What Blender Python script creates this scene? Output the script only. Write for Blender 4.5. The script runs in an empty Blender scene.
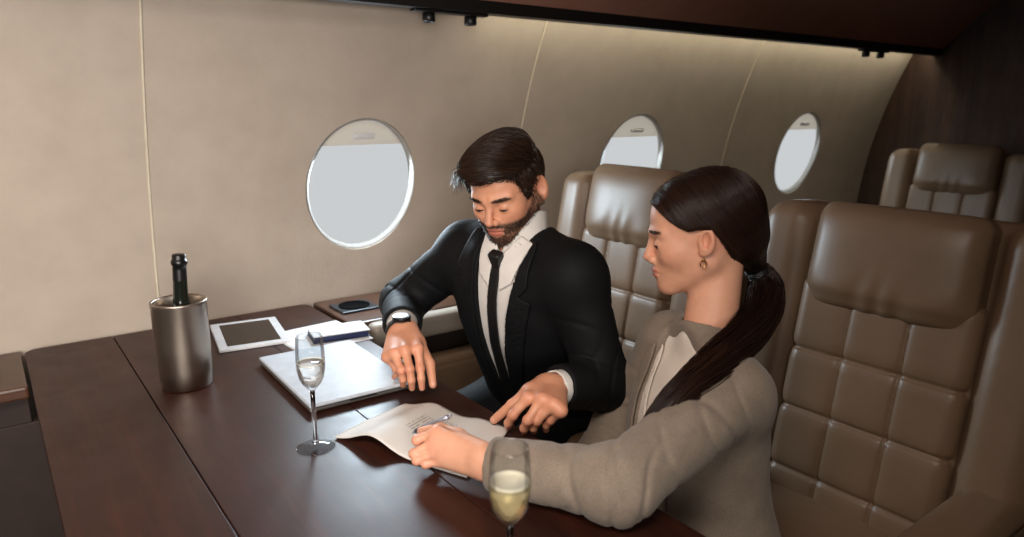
import bpy, bmesh, math, random
import numpy as np
from mathutils import Vector, Matrix
random.seed(7); RNG = np.random.RandomState(11)
SC = bpy.context.scene; COL = SC.collection
V = lambda *a: np.array(a, float)
def unit(a): a = np.asarray(a, float); return a / np.linalg.norm(a)

# ------------------------------------------------------------------ objects, names, labels
def tag(o, label=None, cat=None, group=None, kind=None):
    if label: o['label'] = label
    if cat: o['category'] = cat
    if group: o['group'] = group
    if kind: o['kind'] = kind
    return o
def thing(name, label, cat, loc=(0, 0, 0), rz=0, group=None):
    o = bpy.data.objects.new(name, None); COL.objects.link(o)
    o.location = loc; o.rotation_euler = (0, 0, rz); o.empty_display_size = .05
    return tag(o, label, cat, group)
def link(name, me, m, parent=None, smooth=True):
    o = bpy.data.objects.new(name, me); COL.objects.link(o)
    if m: me.materials.append(m)
    if smooth and len(me.polygons): me.polygons.foreach_set('use_smooth', [True] * len(me.polygons))
    if parent:
        o.parent = parent
    return o
def mesh_np(name, v, f, m, parent=None, smooth=True):
    me = bpy.data.meshes.new(name)
    v = np.asarray(v, np.float32); f = np.asarray(f, np.int32)
    if f.ndim == 2 and len(f):
        k = f.shape[1]
        me.vertices.add(len(v)); me.vertices.foreach_set('co', v.ravel())
        me.loops.add(f.size); me.loops.foreach_set('vertex_index', f.ravel())
        me.polygons.add(len(f)); me.polygons.foreach_set('loop_start', np.arange(0, f.size, k, dtype=np.int32))
        me.polygons.foreach_set('loop_total', np.full(len(f), k, np.int32))
        me.update(calc_edges=True); me.validate()
    return link(name, me, m, parent, smooth)
def mesh_list(name, v, f, m, parent=None, smooth=True):
    me = bpy.data.meshes.new(name); me.from_pydata([tuple(map(float, p)) for p in v], [], f); me.update()
    return link(name, me, m, parent, smooth)
def bm_obj(name, bm, m, parent=None, smooth=False):
    bmesh.ops.recalc_face_normals(bm, faces=bm.faces)
    me = bpy.data.meshes.new(name); bm.to_mesh(me); bm.free()
    return link(name, me, m, parent, smooth)
def add_box(bm, lo, hi, bev=0, seg=2):
    r = bmesh.ops.create_cube(bm, size=1)
    lo, hi = np.minimum(lo, hi), np.maximum(lo, hi)
    for v in r['verts']:
        v.co = Vector([(lo[i] + hi[i]) / 2 + v.co[i] * (hi[i] - lo[i]) for i in range(3)])
    if bev:
        es = list({e for v in r['verts'] for e in v.link_edges})
        bmesh.ops.bevel(bm, geom=es, offset=bev, segments=seg, affect='EDGES', profile=.5)
def box(name, lo, hi, m, parent=None, bev=0, seg=2, smooth=False):
    bm = bmesh.new(); add_box(bm, lo, hi, bev, seg); return bm_obj(name, bm, m, parent, smooth)
def lathe(name, prof, m, parent=None, n=48, loc=(0, 0, 0)):
    v, f = [], []
    for r, z in prof:
        for i in range(n):
            a = 2 * math.pi * i / n; v.append((loc[0] + r * math.cos(a), loc[1] + r * math.sin(a), loc[2] + z))
    for j in range(len(prof) - 1):
        for i in range(n):
            k = (i + 1) % n; f.append((j * n + i, j * n + k, (j + 1) * n + k, (j + 1) * n + i))
    o = mesh_list(name, v, f, m, parent)
    bm = bmesh.new(); bm.from_mesh(o.data); bmesh.ops.remove_doubles(bm, verts=bm.verts, dist=1e-6)
    bmesh.ops.recalc_face_normals(bm, faces=bm.faces)
    for fc in bm.faces: fc.smooth = True
    bm.to_mesh(o.data); bm.free()
    return o
def tube(pts, r, n=8):
    pts = np.asarray(pts, float); v, f = [], []
    rr = np.broadcast_to(r, (len(pts),))
    for i, p in enumerate(pts):
        t = unit(pts[min(i + 1, len(pts) - 1)] - pts[max(i - 1, 0)])
        s = unit(np.cross(t, V(0, 0, 1) if abs(t[2]) < .9 else V(1, 0, 0))); q = np.cross(s, t)
        for k in range(n):
            a = 2 * math.pi * k / n; v.append(p + rr[i] * (math.cos(a) * s + math.sin(a) * q))
    for i in range(len(pts) - 1):
        for k in range(n):
            j = (k + 1) % n; f.append((i * n + k, i * n + j, (i + 1) * n + j, (i + 1) * n + k))
    f.append(tuple(range(n))[::-1]); f.append(tuple((len(pts) - 1) * n + k for k in range(n)))
    return v, f
def dup(root, loc, label, group=None, skip=()):
    r = root.copy(); COL.objects.link(r); r.location = loc; r['label'] = label
    if group: r['group'] = group
    for ch in list(root.children):
        if ch.name in skip: continue
        c = ch.copy(); COL.objects.link(c); c.parent = r
        for g in ch.children:
            d = g.copy(); COL.objects.link(d); d.parent = c
    return r

# ------------------------------------------------------------------ materials
def lin(c): return tuple(((x / 255) / 12.92 if x / 255 <= .04045 else ((x / 255 + .055) / 1.055) ** 2.4) for x in c) + (1,)
class NT:
    def __init__(s, name):
        s.m = bpy.data.materials.new(name); s.m.use_nodes = True; s.t = s.m.node_tree
        s.b = s.t.nodes['Principled BSDF']; s.out = s.t.nodes['Material Output']
    def n(s, typ, **k):
        nd = s.t.nodes.new(typ)
        for a, b in k.items():
            if hasattr(nd, a): setattr(nd, a, b)
            else: nd.inputs[a.replace('_', ' ')].default_value = b
        return nd
    def l(s, a, b): s.t.links.new(a, b)
    def set(s, **k):
        for a, b in k.items(): s.b.inputs[a.replace('_', ' ')].default_value = b
    def coords(s, scale=(1, 1, 1), rot=(0, 0, 0)):
        tc = s.n('ShaderNodeTexCoord'); mp = s.n('ShaderNodeMapping')
        mp.inputs['Scale'].default_value = scale; mp.inputs['Rotation'].default_value = rot
        s.l(tc.outputs['Object'], mp.inputs['Vector']); return mp.outputs['Vector']
    def noise(s, vec, scale, detail=4, rough=.55):
        nd = s.n('ShaderNodeTexNoise'); nd.inputs['Scale'].default_value = scale
        nd.inputs['Detail'].default_value = detail; nd.inputs['Roughness'].default_value = rough
        s.l(vec, nd.inputs['Vector']); return nd.outputs['Fac']
    def ramp(s, fac, stops):
        r = s.n('ShaderNodeValToRGB'); e = r.color_ramp.elements
        while len(e) < len(stops): e.new(.5)
        for i, (p, c) in enumerate(stops): e[i].position = p; e[i].color = c
        s.l(fac, r.inputs['Fac']); return r.outputs['Color']
    def bump(s, h, strength=.2, dist=.002):
        b = s.n('ShaderNodeBump'); b.inputs['Strength'].default_value = strength; b.inputs['Distance'].default_value = dist
        s.l(h, b.inputs['Height']); s.l(b.outputs['Normal'], s.b.inputs['Normal'])
def mottled(name, c1, c2, rough=.6, scale=12, bump_scale=250, bump=.15, dist=.001, stretch=(1, 1, 1), **k):
    t = NT(name); v = t.coords(stretch)
    t.l(t.ramp(t.noise(v, scale), [(.3, lin(c1)), (.7, lin(c2))]), t.b.inputs['Base Color'])
    t.set(Roughness=rough, **k)
    if bump: t.bump(t.noise(v, bump_scale, 3), bump, dist)
    return t.m
def plain(name, c, rough=.5, **k):
    t = NT(name); v = t.coords()
    d = tuple(x * .93 for x in c)
    t.l(t.ramp(t.noise(v, 30), [(.3, lin(d)), (.7, lin(c))]), t.b.inputs['Base Color']); t.set(Roughness=rough, **k)
    return t.m
def emit(name, c, s):
    t = NT(name); t.set(Base_Color=(0, 0, 0, 1), Emission_Color=c, Emission_Strength=s, Roughness=1.); t.b.inputs['Specular IOR Level'].default_value = 0
    return t.m
def wood(name, c1, c2, c3, rough, axis=1, coat=0., gscale=22):
    t = NT(name); st = [1, 1, 1]; st[axis] = .07
    v = t.coords(tuple(st))
    n1 = t.noise(v, gscale, 6, .65); n2 = t.noise(v, gscale * 9, 3, .6)
    mx = t.n('ShaderNodeMix'); mx.data_type = 'FLOAT'; mx.inputs[0].default_value = .35
    t.l(n1, mx.inputs[2]); t.l(n2, mx.inputs[3])
    t.l(t.ramp(mx.outputs[0], [(.32, lin(c1)), (.5, lin(c2)), (.68, lin(c3))]), t.b.inputs['Base Color'])
    v2 = t.coords(); rr = t.n('ShaderNodeMapRange'); rr.inputs['To Min'].default_value = rough * .8; rr.inputs['To Max'].default_value = rough * 1.3
    t.l(t.noise(v2, 14, 5), rr.inputs['Value']); t.l(rr.outputs[0], t.b.inputs['Roughness'])
    t.b.inputs['Coat Weight'].default_value = coat; t.b.inputs['Coat Roughness'].default_value = rough * .7
    t.bump(t.noise(v2, 160, 4), .06, .001)
    return t.m

def translucent(name, c):
    t = NT(name); tr = t.n('ShaderNodeBsdfTranslucent'); tr.inputs['Color'].default_value = lin(c); mx = t.n('ShaderNodeMixShader'); mx.inputs[0].default_value = .85
    t.set(Base_Color=lin(c), Roughness=.7); t.l(t.b.outputs[0], mx.inputs[1]); t.l(tr.outputs[0], mx.inputs[2]); t.l(mx.outputs[0], t.out.inputs['Surface']); return t.m
def thin_glass(name):
    t = NT(name); tr = t.n('ShaderNodeBsdfTransparent'); gl = t.n('ShaderNodeBsdfGlossy'); gl.inputs['Roughness'].default_value = .02; fr = t.n('ShaderNodeLayerWeight'); fr.inputs['Blend'].default_value = .2; mr = t.n('ShaderNodeMapRange'); mr.inputs['To Min'].default_value = .03; mr.inputs['To Max'].default_value = .55; t.l(fr.outputs['Fresnel'], mr.inputs['Value'])
    tr.inputs['Color'].default_value = (.96, .97, .975, 1)
    mx = t.n('ShaderNodeMixShader'); t.l(mr.outputs[0], mx.inputs[0]); t.l(tr.outputs[0], mx.inputs[1]); t.l(gl.outputs[0], mx.inputs[2]); t.l(mx.outputs[0], t.out.inputs['Surface']); return t.m

M = {}
M['wall'] = mottled('wall_suede', (174, 160, 146), (183, 169, 155), .9, 9, 130, .35, .0015)
M['piping'] = plain('wall_piping', (214, 202, 180), .7)
M['soffit'] = mottled('soffit_leather', (150, 104, 88), (160, 113, 95), .75, 6, 120, .3, .001)
M['lip'] = plain('valance_edge_dark', (16, 12, 11), .5)
M['ceiling'] = plain('ceiling_cream', (150, 138, 120), .8)
M['led'] = emit('cove_strip_light', (1, .93, .70, 1), 16.)
M['bulk'] = wood('bulkhead_walnut', (34, 20, 14), (56, 35, 25), (76, 50, 36), .7, 2, 0, 18)
M['table'] = wood('table_mahogany', (32, 12, 8), (47, 20, 12), (64, 29, 18), .40, 1, .0, 16)
M['table'].node_tree.nodes['Principled BSDF'].inputs['Specular IOR Level'].default_value = .36
M['ledge'] = wood('ledge_wood', (50, 30, 20), (68, 42, 28), (86, 56, 39), .35, 0, .2, 14)
M['ledge_front'] = mottled('ledge_front_leather', (36, 24, 19), (44, 30, 24), .8, 20, 160, .25)
M['carpet'] = mottled('carpet_brown', (40, 27, 21), (50, 35, 27), .95, 60, 400, .6, .004)
M['leather'] = mottled('seat_leather', (114, 92, 72), (124, 101, 80), .42, 7, 420, .12, .0006)
M['leather_pad'] = mottled('armrest_leather', (150, 140, 128), (160, 150, 138), .4, 7, 420, .12, .0006)
M['shade'] = translucent('window_shade', (246, 240, 231))
M['frame'] = plain('window_frame', (168, 164, 158), .6)
M['pane'] = emit('window_daylight', (.95, .98, 1, 1), .62)
M['steel'] = NT('brushed_steel').m
def _steel():
    t = NT('brushed_steel'); v = t.coords((1, 1, 90))
    t.set(Base_Color=lin((172, 160, 148)), Metallic=1.); n = t.noise(v, 14, 3)
    rr = t.n('ShaderNodeMapRange'); rr.inputs['To Min'].default_value = .24; rr.inputs['To Max'].default_value = .4
    t.l(n, rr.inputs['Value']); t.l(rr.outputs[0], t.b.inputs['Roughness']); t.b.inputs['Anisotropic'].default_value = .6
    return t.m
M['steel'] = _steel()
M['bottle'] = plain('bottle_green_glass', (16, 22, 17), .12, Coat_Weight=.5)
M['foil'] = plain('bottle_foil', (14, 14, 15), .35)
M['black_plastic'] = plain('black_plastic', (14, 14, 15), .4)
M['dark_tray'] = plain('cup_holder_dark', (30, 38, 44), .35)
def glass(name, c=(1, 1, 1, 1), ior=1.45, rough=0., tw=1.):
    t = NT(name); t.set(Base_Color=c, Roughness=rough, IOR=ior); t.b.inputs['Transmission Weight'].default_value = tw
    return t.m
M['glass'] = thin_glass('clear_glass')
M['glass_stem'] = glass('solid_glass', (1, 1, 1, 1), 1.45)
M['wine'] = glass('champagne_liquid', (.99, .85, .50, 1), 1.2, 0., .72)
M['wine_pale'] = glass('champagne_liquid_pale', (.99, .985, .97, 1), 1.2, 0., .8)
M['foam'] = plain('champagne_foam', (232, 222, 196), .6)
M['alu'] = plain('laptop_aluminium', (192, 198, 206), .55, Metallic=.0, Specular_IOR_Level=.35)
M['alu_dark'] = plain('laptop_base_edge', (120, 116, 112), .4, Metallic=.7)
M['white_plastic'] = plain('white_plastic', (214, 214, 216), .35)
M['screen'] = plain('tablet_glass', (30, 22, 18), .08)
M['white_paper'] = plain('white_paper', (220, 220, 222), .6)
M['navy'] = plain('navy_edge', (26, 38, 74), .5)
M['pen'] = plain('pen_silver', (176, 180, 192), .3, Metallic=.6)
M['pen_dark'] = plain('pen_grip', (60, 64, 84), .4)
M['shirt'] = mottled('white_shirt_cotton', (214, 208, 202), (222, 217, 211), .8, 30, 900, .15, .0004)
M['blouse'] = mottled('ivory_blouse', (226, 214, 202), (232, 221, 210), .6, 30, 600, .1, .0004)
M['suit'] = mottled('black_suit_wool', (11, 12, 14), (14, 15, 17), .7, 40, 900, .25, .0004, Specular_IOR_Level=.2)
M['tie'] = mottled('black_tie_silk', (12, 12, 13), (16, 16, 17), .5, 60, 1200, .2, .0003)
M['button'] = plain('dark_button', (20, 20, 21), .35)
def _blazer():
    t = NT('taupe_blazer_wool'); v = t.coords()
    ck = t.noise(v, 500, 2); big = t.noise(v, 25, 3)
    mx = t.n('ShaderNodeMix'); mx.data_type = 'FLOAT'; mx.inputs[0].default_value = .6
    t.l(big, mx.inputs[2]); t.l(ck, mx.inputs[3])
    t.l(t.ramp(mx.outputs[0], [(.3, lin((112, 99, 86))), (.7, lin((146, 131, 116)))]), t.b.inputs['Base Color'])
    t.set(Roughness=.85, Sheen_Weight=.15); t.bump(t.noise(v, 700, 2), .3, .0005)
    return t.m
M['blazer'] = _blazer()
def skin_mat(name):
    t = NT(name); a = t.n('ShaderNodeVertexColor'); a.layer_name = 'tint'
    v = t.coords(); hs = t.n('ShaderNodeMix'); hs.data_type = 'RGBA'; hs.blend_type = 'MULTIPLY'; hs.inputs[0].default_value = 1
    t.l(a.outputs['Color'], hs.inputs[6]); t.l(t.ramp(t.noise(v, 60, 4), [(.3, (.92, .9, .89, 1)), (.7, (1, 1, 1, 1))]), hs.inputs[7])
    t.l(hs.outputs[2], t.b.inputs['Base Color'])
    t.set(Roughness=.48); t.b.inputs['Subsurface Weight'].default_value = .12; t.b.inputs['Subsurface Radius'].default_value = (.008, .003, .0015)
    t.b.inputs['Subsurface Scale'].default_value = 1.
    t.bump(t.noise(v, 500, 3), .12, .0004)
    return t.m
M['skin'] = skin_mat('skin')
def hair_mat(name, c1, c2, rough=.38):
    t = NT(name); v = t.coords()
    a = t.n('ShaderNodeVertexColor'); a.layer_name = 'tint'
    t.l(t.ramp(a.outputs['Color'], [(.0, lin(c1)), (1., lin(c2))]), t.b.inputs['Base Color'])
    t.set(Roughness=rough); t.b.inputs['Specular IOR Level'].default_value = .35
    return t.m
M['hair_man'] = hair_mat('man_hair', (24, 15, 11), (70, 49, 36))
M['hair_woman'] = hair_mat('woman_hair', (22, 13, 10), (54, 32, 23), .33)
M['eye'] = plain('eye_white', (205, 196, 190), .15)
M['iris'] = plain('iris_dark', (35, 28, 24), .1)
M['gold'] = plain('earring_gold', (190, 150, 90), .25, Metallic=1.)
M['watch_face'] = plain('watch_dial', (70, 74, 78), .3)
M['watch'] = plain('watch_case', (16, 16, 18), .3)
def doc_mat():
    t = NT('printed_document'); uv = t.n('ShaderNodeUVMap'); sp = t.n('ShaderNodeSeparateXYZ'); t.l(uv.outputs[0], sp.inputs[0])
    def math_(op, a, b=None):
        m = t.n('ShaderNodeMath'); m.operation = op
        for i, x in enumerate((a, b)):
            if x is None: continue
            if isinstance(x, (int, float)): m.inputs[i].default_value = x
            else: t.l(x, m.inputs[i])
        return m.outputs[0]
    u, v = sp.outputs[0], sp.outputs[1]
    row = math_('FRACT', math_('MULTIPLY', u, 46)); on = math_('LESS_THAN', row, .34)
    mp = t.n('ShaderNodeMapping'); mp.inputs['Scale'].default_value = (46, 74, 1); t.l(uv.outputs[0], mp.inputs['Vector'])
    fl = t.n('ShaderNodeVectorMath'); fl.operation = 'FLOOR'; t.l(mp.outputs[0], fl.inputs[0])
    wn = t.n('ShaderNodeTexWhiteNoise'); t.l(fl.outputs[0], wn.inputs['Vector']); word = math_('GREATER_THAN', wn.outputs['Value'], .25)
    def band(x, a, b): return math_('MULTIPLY', math_('GREATER_THAN', x, a), math_('LESS_THAN', x, b))
    area = math_('MAXIMUM', math_('MULTIPLY', band(u, .36, .46), band(v, .40, .72)), math_('MULTIPLY', band(u, .50, .62), band(v, .34, .80)))
    mask = math_('MULTIPLY', math_('MULTIPLY', on, word), area)
    mx = t.n('ShaderNodeMix'); mx.data_type = 'RGBA'; t.l(mask, mx.inputs[0]); mx.inputs[6].default_value = lin((214, 210, 204)); mx.inputs[7].default_value = lin((150, 143, 138))
    t.l(mx.outputs[2], t.b.inputs['Base Color']); t.set(Roughness=.65)
    return t.m
M['doc'] = doc_mat()

# ------------------------------------------------------------------ signed-distance modelling
def ln(a): return np.sqrt((a * a).sum(-1))
def smin(a, b, k):
    h = np.maximum(k - np.abs(a - b), 0) / k; return np.minimum(a, b) - h * h * k * .25
def smax(a, b, k): return -smin(-a, -b, k)
def sph(p, c, r): return ln(p - np.asarray(c)) - r
def ell(p, c, r):
    q = p - np.asarray(c); r = np.asarray(r, float); k0 = ln(q / r); k1 = ln(q / (r * r)) + 1e-9
    return k0 * (k0 - 1) / k1
def cone(p, a, b, ra, rb):
    a = np.asarray(a, float); ab = np.asarray(b, float) - a; q = p - a
    t = np.clip((q @ ab) / (ab @ ab), 0, 1); return ln(q - t[:, None] * ab) - (ra + (rb - ra) * t)
def rbox(p, c, h, r):
    q = np.abs(p - np.asarray(c)) - (np.asarray(h, float) - r)
    return ln(np.maximum(q, 0)) + np.minimum(q.max(-1), 0) - r
def poly(x, y, pts):
    pts = np.asarray(pts, float); n = len(pts); d = np.full(x.shape, 1e9); s = np.ones(x.shape)
    for i in range(n):
        a, b = pts[i], pts[i - 1]; ex, ey = b - a; wx, wy = x - a[0], y - a[1]
        t = np.clip((wx * ex + wy * ey) / (ex * ex + ey * ey), 0, 1)
        d = np.minimum(d, (wx - ex * t) ** 2 + (wy - ey * t) ** 2)
        c1 = y >= a[1]; c2 = y < b[1]; c3 = ex * wy > ey * wx
        s = np.where((c1 & c2 & c3) | (~c1 & ~c2 & ~c3), -s, s)
    return s * np.sqrt(d)
_ND = RNG.randn(24, 3); _NP = RNG.rand(24) * 6.28
def wob(p, scale, k=6, off=0):
    s = 0
    for i in range(k): s = s + np.sin(p @ _ND[(i + off) % 24] * scale + _NP[(i + off) % 24])
    return s / k
def groups(gs, k):
    """smooth union of (centre, radius, function) groups, each evaluated only near its own ball"""
    def f(p):
        d = None
        for c, r, fn in gs:
            g = ln(p - np.asarray(c)) - r; m = g < .035
            g = np.maximum(g, .02)
            if m.any(): g[m] = fn(p[m])
            d = g if d is None else smin(d, g, k)
        return d
    return f
def surface(field, lo, hi, h, B=10):
    lo = np.asarray(lo, float); hi = np.asarray(hi, float)
    nb = np.ceil((hi - lo) / h / B).astype(int); n = nb * B + 1
    val = np.full(n, 1., np.float32)
    bi = np.stack(np.meshgrid(*[np.arange(k) for k in nb], indexing='ij'), -1).reshape(-1, 3)
    cen = lo + (bi * B + B / 2) * h
    dc = np.concatenate([field(cen[i:i + 20000]) for i in range(0, len(cen), 20000)])
    near = np.abs(dc) < .87 * B * h * 1.35 + .004
    for b in bi[(~near) & (dc < 0)]:
        val[b[0]*B:b[0]*B+B+1, b[1]*B:b[1]*B+B+1, b[2]*B:b[2]*B+B+1] = -1
    loc = np.stack(np.meshgrid(*[np.arange(B + 1)] * 3, indexing='ij'), -1).reshape(-1, 3)
    act = bi[near]; step = max(1, 120000 // len(loc))
    for i in range(0, len(act), step):
        bs = act[i:i + step]; idx = bs[:, None, :] * B + loc[None]
        d = field((lo + idx.reshape(-1, 3) * h)).reshape(len(bs), B + 1, B + 1, B + 1)
        for b, x in zip(bs, d): val[b[0]*B:b[0]*B+B+1, b[1]*B:b[1]*B+B+1, b[2]*B:b[2]*B+B+1] = x
    s = val < 0
    cnt = np.zeros(n - 1, np.int8)
    for dx in (0, 1):
        for dy in (0, 1):
            for dz in (0, 1): cnt += s[dx:n[0]-1+dx, dy:n[1]-1+dy, dz:n[2]-1+dz]
    cells = np.argwhere((cnt > 0) & (cnt < 8))
    cid = np.full(n - 1, -1, np.int32); cid[tuple(cells.T)] = np.arange(len(cells))
    cor = np.array([(i, j, k) for i in (0, 1) for j in (0, 1) for k in (0, 1)])
    cv = np.stack([val[tuple((cells + c).T)] for c in cor], 1)
    acc = np.zeros((len(cells), 3)); num = np.zeros(len(cells))
    for a in range(8):
        for b in range(a + 1, 8):
            if np.abs(cor[a] - cor[b]).sum() != 1: continue
            m = (cv[:, a] < 0) != (cv[:, b] < 0); t = cv[m, a] / (cv[m, a] - cv[m, b])
            acc[m] += cor[a] + t[:, None] * (cor[b] - cor[a]); num[m] += 1
    vert = lo + (cells + acc / num[:, None]) * h
    faces = []
    for ax in range(3):
        o1, o2 = [(1, 2), (2, 0), (0, 1)][ax]
        sl0 = [slice(None)] * 3; sl1 = [slice(None)] * 3; sl0[ax] = slice(0, -1); sl1[ax] = slice(1, None)
        a0, a1 = s[tuple(sl0)], s[tuple(sl1)]; e = np.argwhere(a0 != a1)
        e = e[(e[:, o1] > 0) & (e[:, o2] > 0) & (e[:, o1] < n[o1] - 1) & (e[:, o2] < n[o2] - 1)]
        fl = a0[tuple(e.T)]; d1 = np.zeros(3, int); d1[o1] = 1; d2 = np.zeros(3, int); d2[o2] = 1
        q = np.stack([cid[tuple((e - d1 - d2).T)], cid[tuple((e - d2).T)], cid[tuple(e.T)], cid[tuple((e - d1).T)]], 1)
        q[~fl] = q[~fl][:, ::-1]; faces.append(q)
    f = np.concatenate(faces); f = f[(f >= 0).all(1)]
    return vert, f
def sdf_obj(name, field, lo, hi, h, m, parent=None):
    v, f = surface(field, lo, hi, h)
    return mesh_np(name, v, f, m, parent), v
def tint(o, cols):
    a = o.data.color_attributes.new('tint', 'FLOAT_COLOR', 'POINT')
    c = np.ones((len(o.data.vertices), 4), np.float32); c[:, :3] = cols; a.data.foreach_set('color', c.ravel())
def grad(field, p, e=.0012):
    g = np.stack([field(p + V(*(e * (i == k) for k in range(3)))) - field(p - V(*(e * (i == k) for k in range(3)))) for i in range(3)], 1)
    return g / (ln(g)[:, None] + 1e-9)
def strands(name, paths, r, m, parent, vary=1.):
    """paths (n, k, 3): one thin three-sided tapering tube per strand, all in one mesh of hair"""
    n, k, _ = paths.shape
    t = np.gradient(paths, axis=1); t /= ln(t)[..., None] + 1e-9
    ref = np.broadcast_to(V(.31, .52, .79), t.shape); s = np.cross(t, ref); s /= ln(s)[..., None] + 1e-9; q = np.cross(t, s)
    prof = np.interp(np.linspace(0, 1, k), [0, .1, .7, 1], [.7, 1, .9, .15])[None, :, None] * np.reshape(r, (-1, 1, 1))
    ring = np.stack([paths + prof * (math.cos(a) * s + math.sin(a) * q) for a in (0, 2.094, 4.189)], 2)
    v = ring.reshape(-1, 3)
    base = (np.arange(n)[:, None] * k + np.arange(k - 1)[None]).ravel() * 3
    f = np.concatenate([np.stack([base + a, base + (a + 1) % 3, base + 3 + (a + 1) % 3, base + 3 + a], 1) for a in range(3)])
    o = mesh_np(name, v, f, m, parent)
    c = np.clip(RNG.beta(1.6, 2.2, n) * vary, 0, 1)
    tint(o, np.repeat(c, k * 3)[:, None] * np.ones(3)); return o
class Frame:
    """local axes u (left of the wearer), v (forward), w (up)"""
    def __init__(s, o, v, w, scale=1.):
        s.o = np.asarray(o, float); s.w0 = np.asarray(w, float)
        s.v = unit(v); s.u = unit(np.cross(w, s.v)); s.w = np.cross(s.v, s.u) * -1 if False else unit(np.cross(s.u, s.v) * 1)
        if s.w @ s.w0 < 0: s.w = -s.w
        s.R = np.stack([s.u, s.v, s.w], 1); s.sc = scale
    def loc(s, p): return ((p - s.o) @ s.R) / s.sc
    def wor(s, q): return np.asarray(q, float) * s.sc @ s.R.T + s.o

# ------------------------------------------------------------------ camera
cam = bpy.data.cameras.new('camera'); co = bpy.data.objects.new('camera', cam); COL.objects.link(co)
co.location = (0, 0, 1.32); co.rotation_euler = (math.radians(90) - math.atan2(162, 710), 0, math.radians(53.25 - 90))
cam.sensor_width = 36; cam.lens = 710 / 1024 * 36; cam.clip_start = .02
cam.dof.use_dof = True; cam.dof.focus_distance = 1.5; cam.dof.aperture_fstop = 3.2
SC.camera = co

# ------------------------------------------------------------------ cabin shell
XL, XR = -1.3, 4.1
def wall_y(z): return -.181 + math.sqrt(2.3 ** 2 - (z - .6) ** 2)
def wall_n(z): return unit((0, -(wall_y(z) + .181), -(z - .6)))      # inward
zs = [.0 + i * (1.75 / 42) for i in range(43)]
def build_wall():
    xs = np.linspace(XL, XR, 60); v, f = [], []
    for off in (0, .05):
        for z in zs:
            for x in xs: v.append((x, wall_y(z) + off, z))
    nx, nz = len(xs), len(zs); N = nx * nz
    for j in range(nz - 1):
        for i in range(nx - 1):
            a = j * nx + i; f.append((a, a + 1, a + nx + 1, a + nx)); f.append((N + a, N + a + nx, N + a + nx + 1, N + a + 1))
    for i in range(nx - 1):
        f.append((i, N + i, N + i + 1, i + 1)); a = (nz - 1) * nx + i; f.append((a, a + 1, N + a + 1, N + a))
    for j in range(nz - 1):
        a = j * nx; f.append((a, a + nx, N + a + nx, N + a)); a = j * nx + nx - 1; f.append((a, N + a, N + a + nx, a + nx))
    return mesh_list('wall_window_side', v, f, M['wall'])
wall = build_wall(); tag(wall, 'beige suede-covered curved cabin wall with three oval windows', kind='structure')
WIN = [(.958, 1.08), (2.155, 1.085), (3.362, 1.088)]; WA, WB = .183, .213
def ring(cx, cz, a, b, depth, n=64):
    nn = wall_n(cz); up = unit(np.cross(V(1, 0, 0), nn)); up = up if up[2] > 0 else -up
    c = V(cx, wall_y(cz), cz) - nn * depth
    return [c + a * math.cos(t) * V(1, 0, 0) + b * math.sin(t) * up for t in np.linspace(0, 2 * math.pi, n, endpoint=False)], nn, up, c
cut_v, cut_f = [], []
for cx, cz in WIN:
    b0 = len(cut_v); r1, *_ = ring(cx, cz, WA, WB, -.06); r2, *_ = ring(cx, cz, WA, WB, .12); cut_v += r1 + r2; n = 64
    for i in range(n): cut_f.append((b0 + i, b0 + (i + 1) % n, b0 + n + (i + 1) % n, b0 + n + i))
    cut_f.append(tuple(b0 + i for i in range(n))[::-1]); cut_f.append(tuple(b0 + n + i for i in range(n)))
cutter = mesh_list('window_cutter', cut_v, cut_f, None, smooth=False)
for o in (wall, cutter):
    bm = bmesh.new(); bm.from_mesh(o.data); bmesh.ops.recalc_face_normals(bm, faces=bm.faces); bm.to_mesh(o.data); bm.free()
md = wall.modifiers.new('cut', 'BOOLEAN'); md.operation = 'DIFFERENCE'; md.solver = 'EXACT'; md.object = cutter
dg = bpy.context.evaluated_depsgraph_get(); me = bpy.data.meshes.new_from_object(wall.evaluated_get(dg))
wall.modifiers.clear(); wall.data = me; bpy.data.objects.remove(cutter)
me.polygons.foreach_set('use_smooth', [True] * len(me.polygons)); me.set_sharp_from_angle(angle=math.radians(40))
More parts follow.
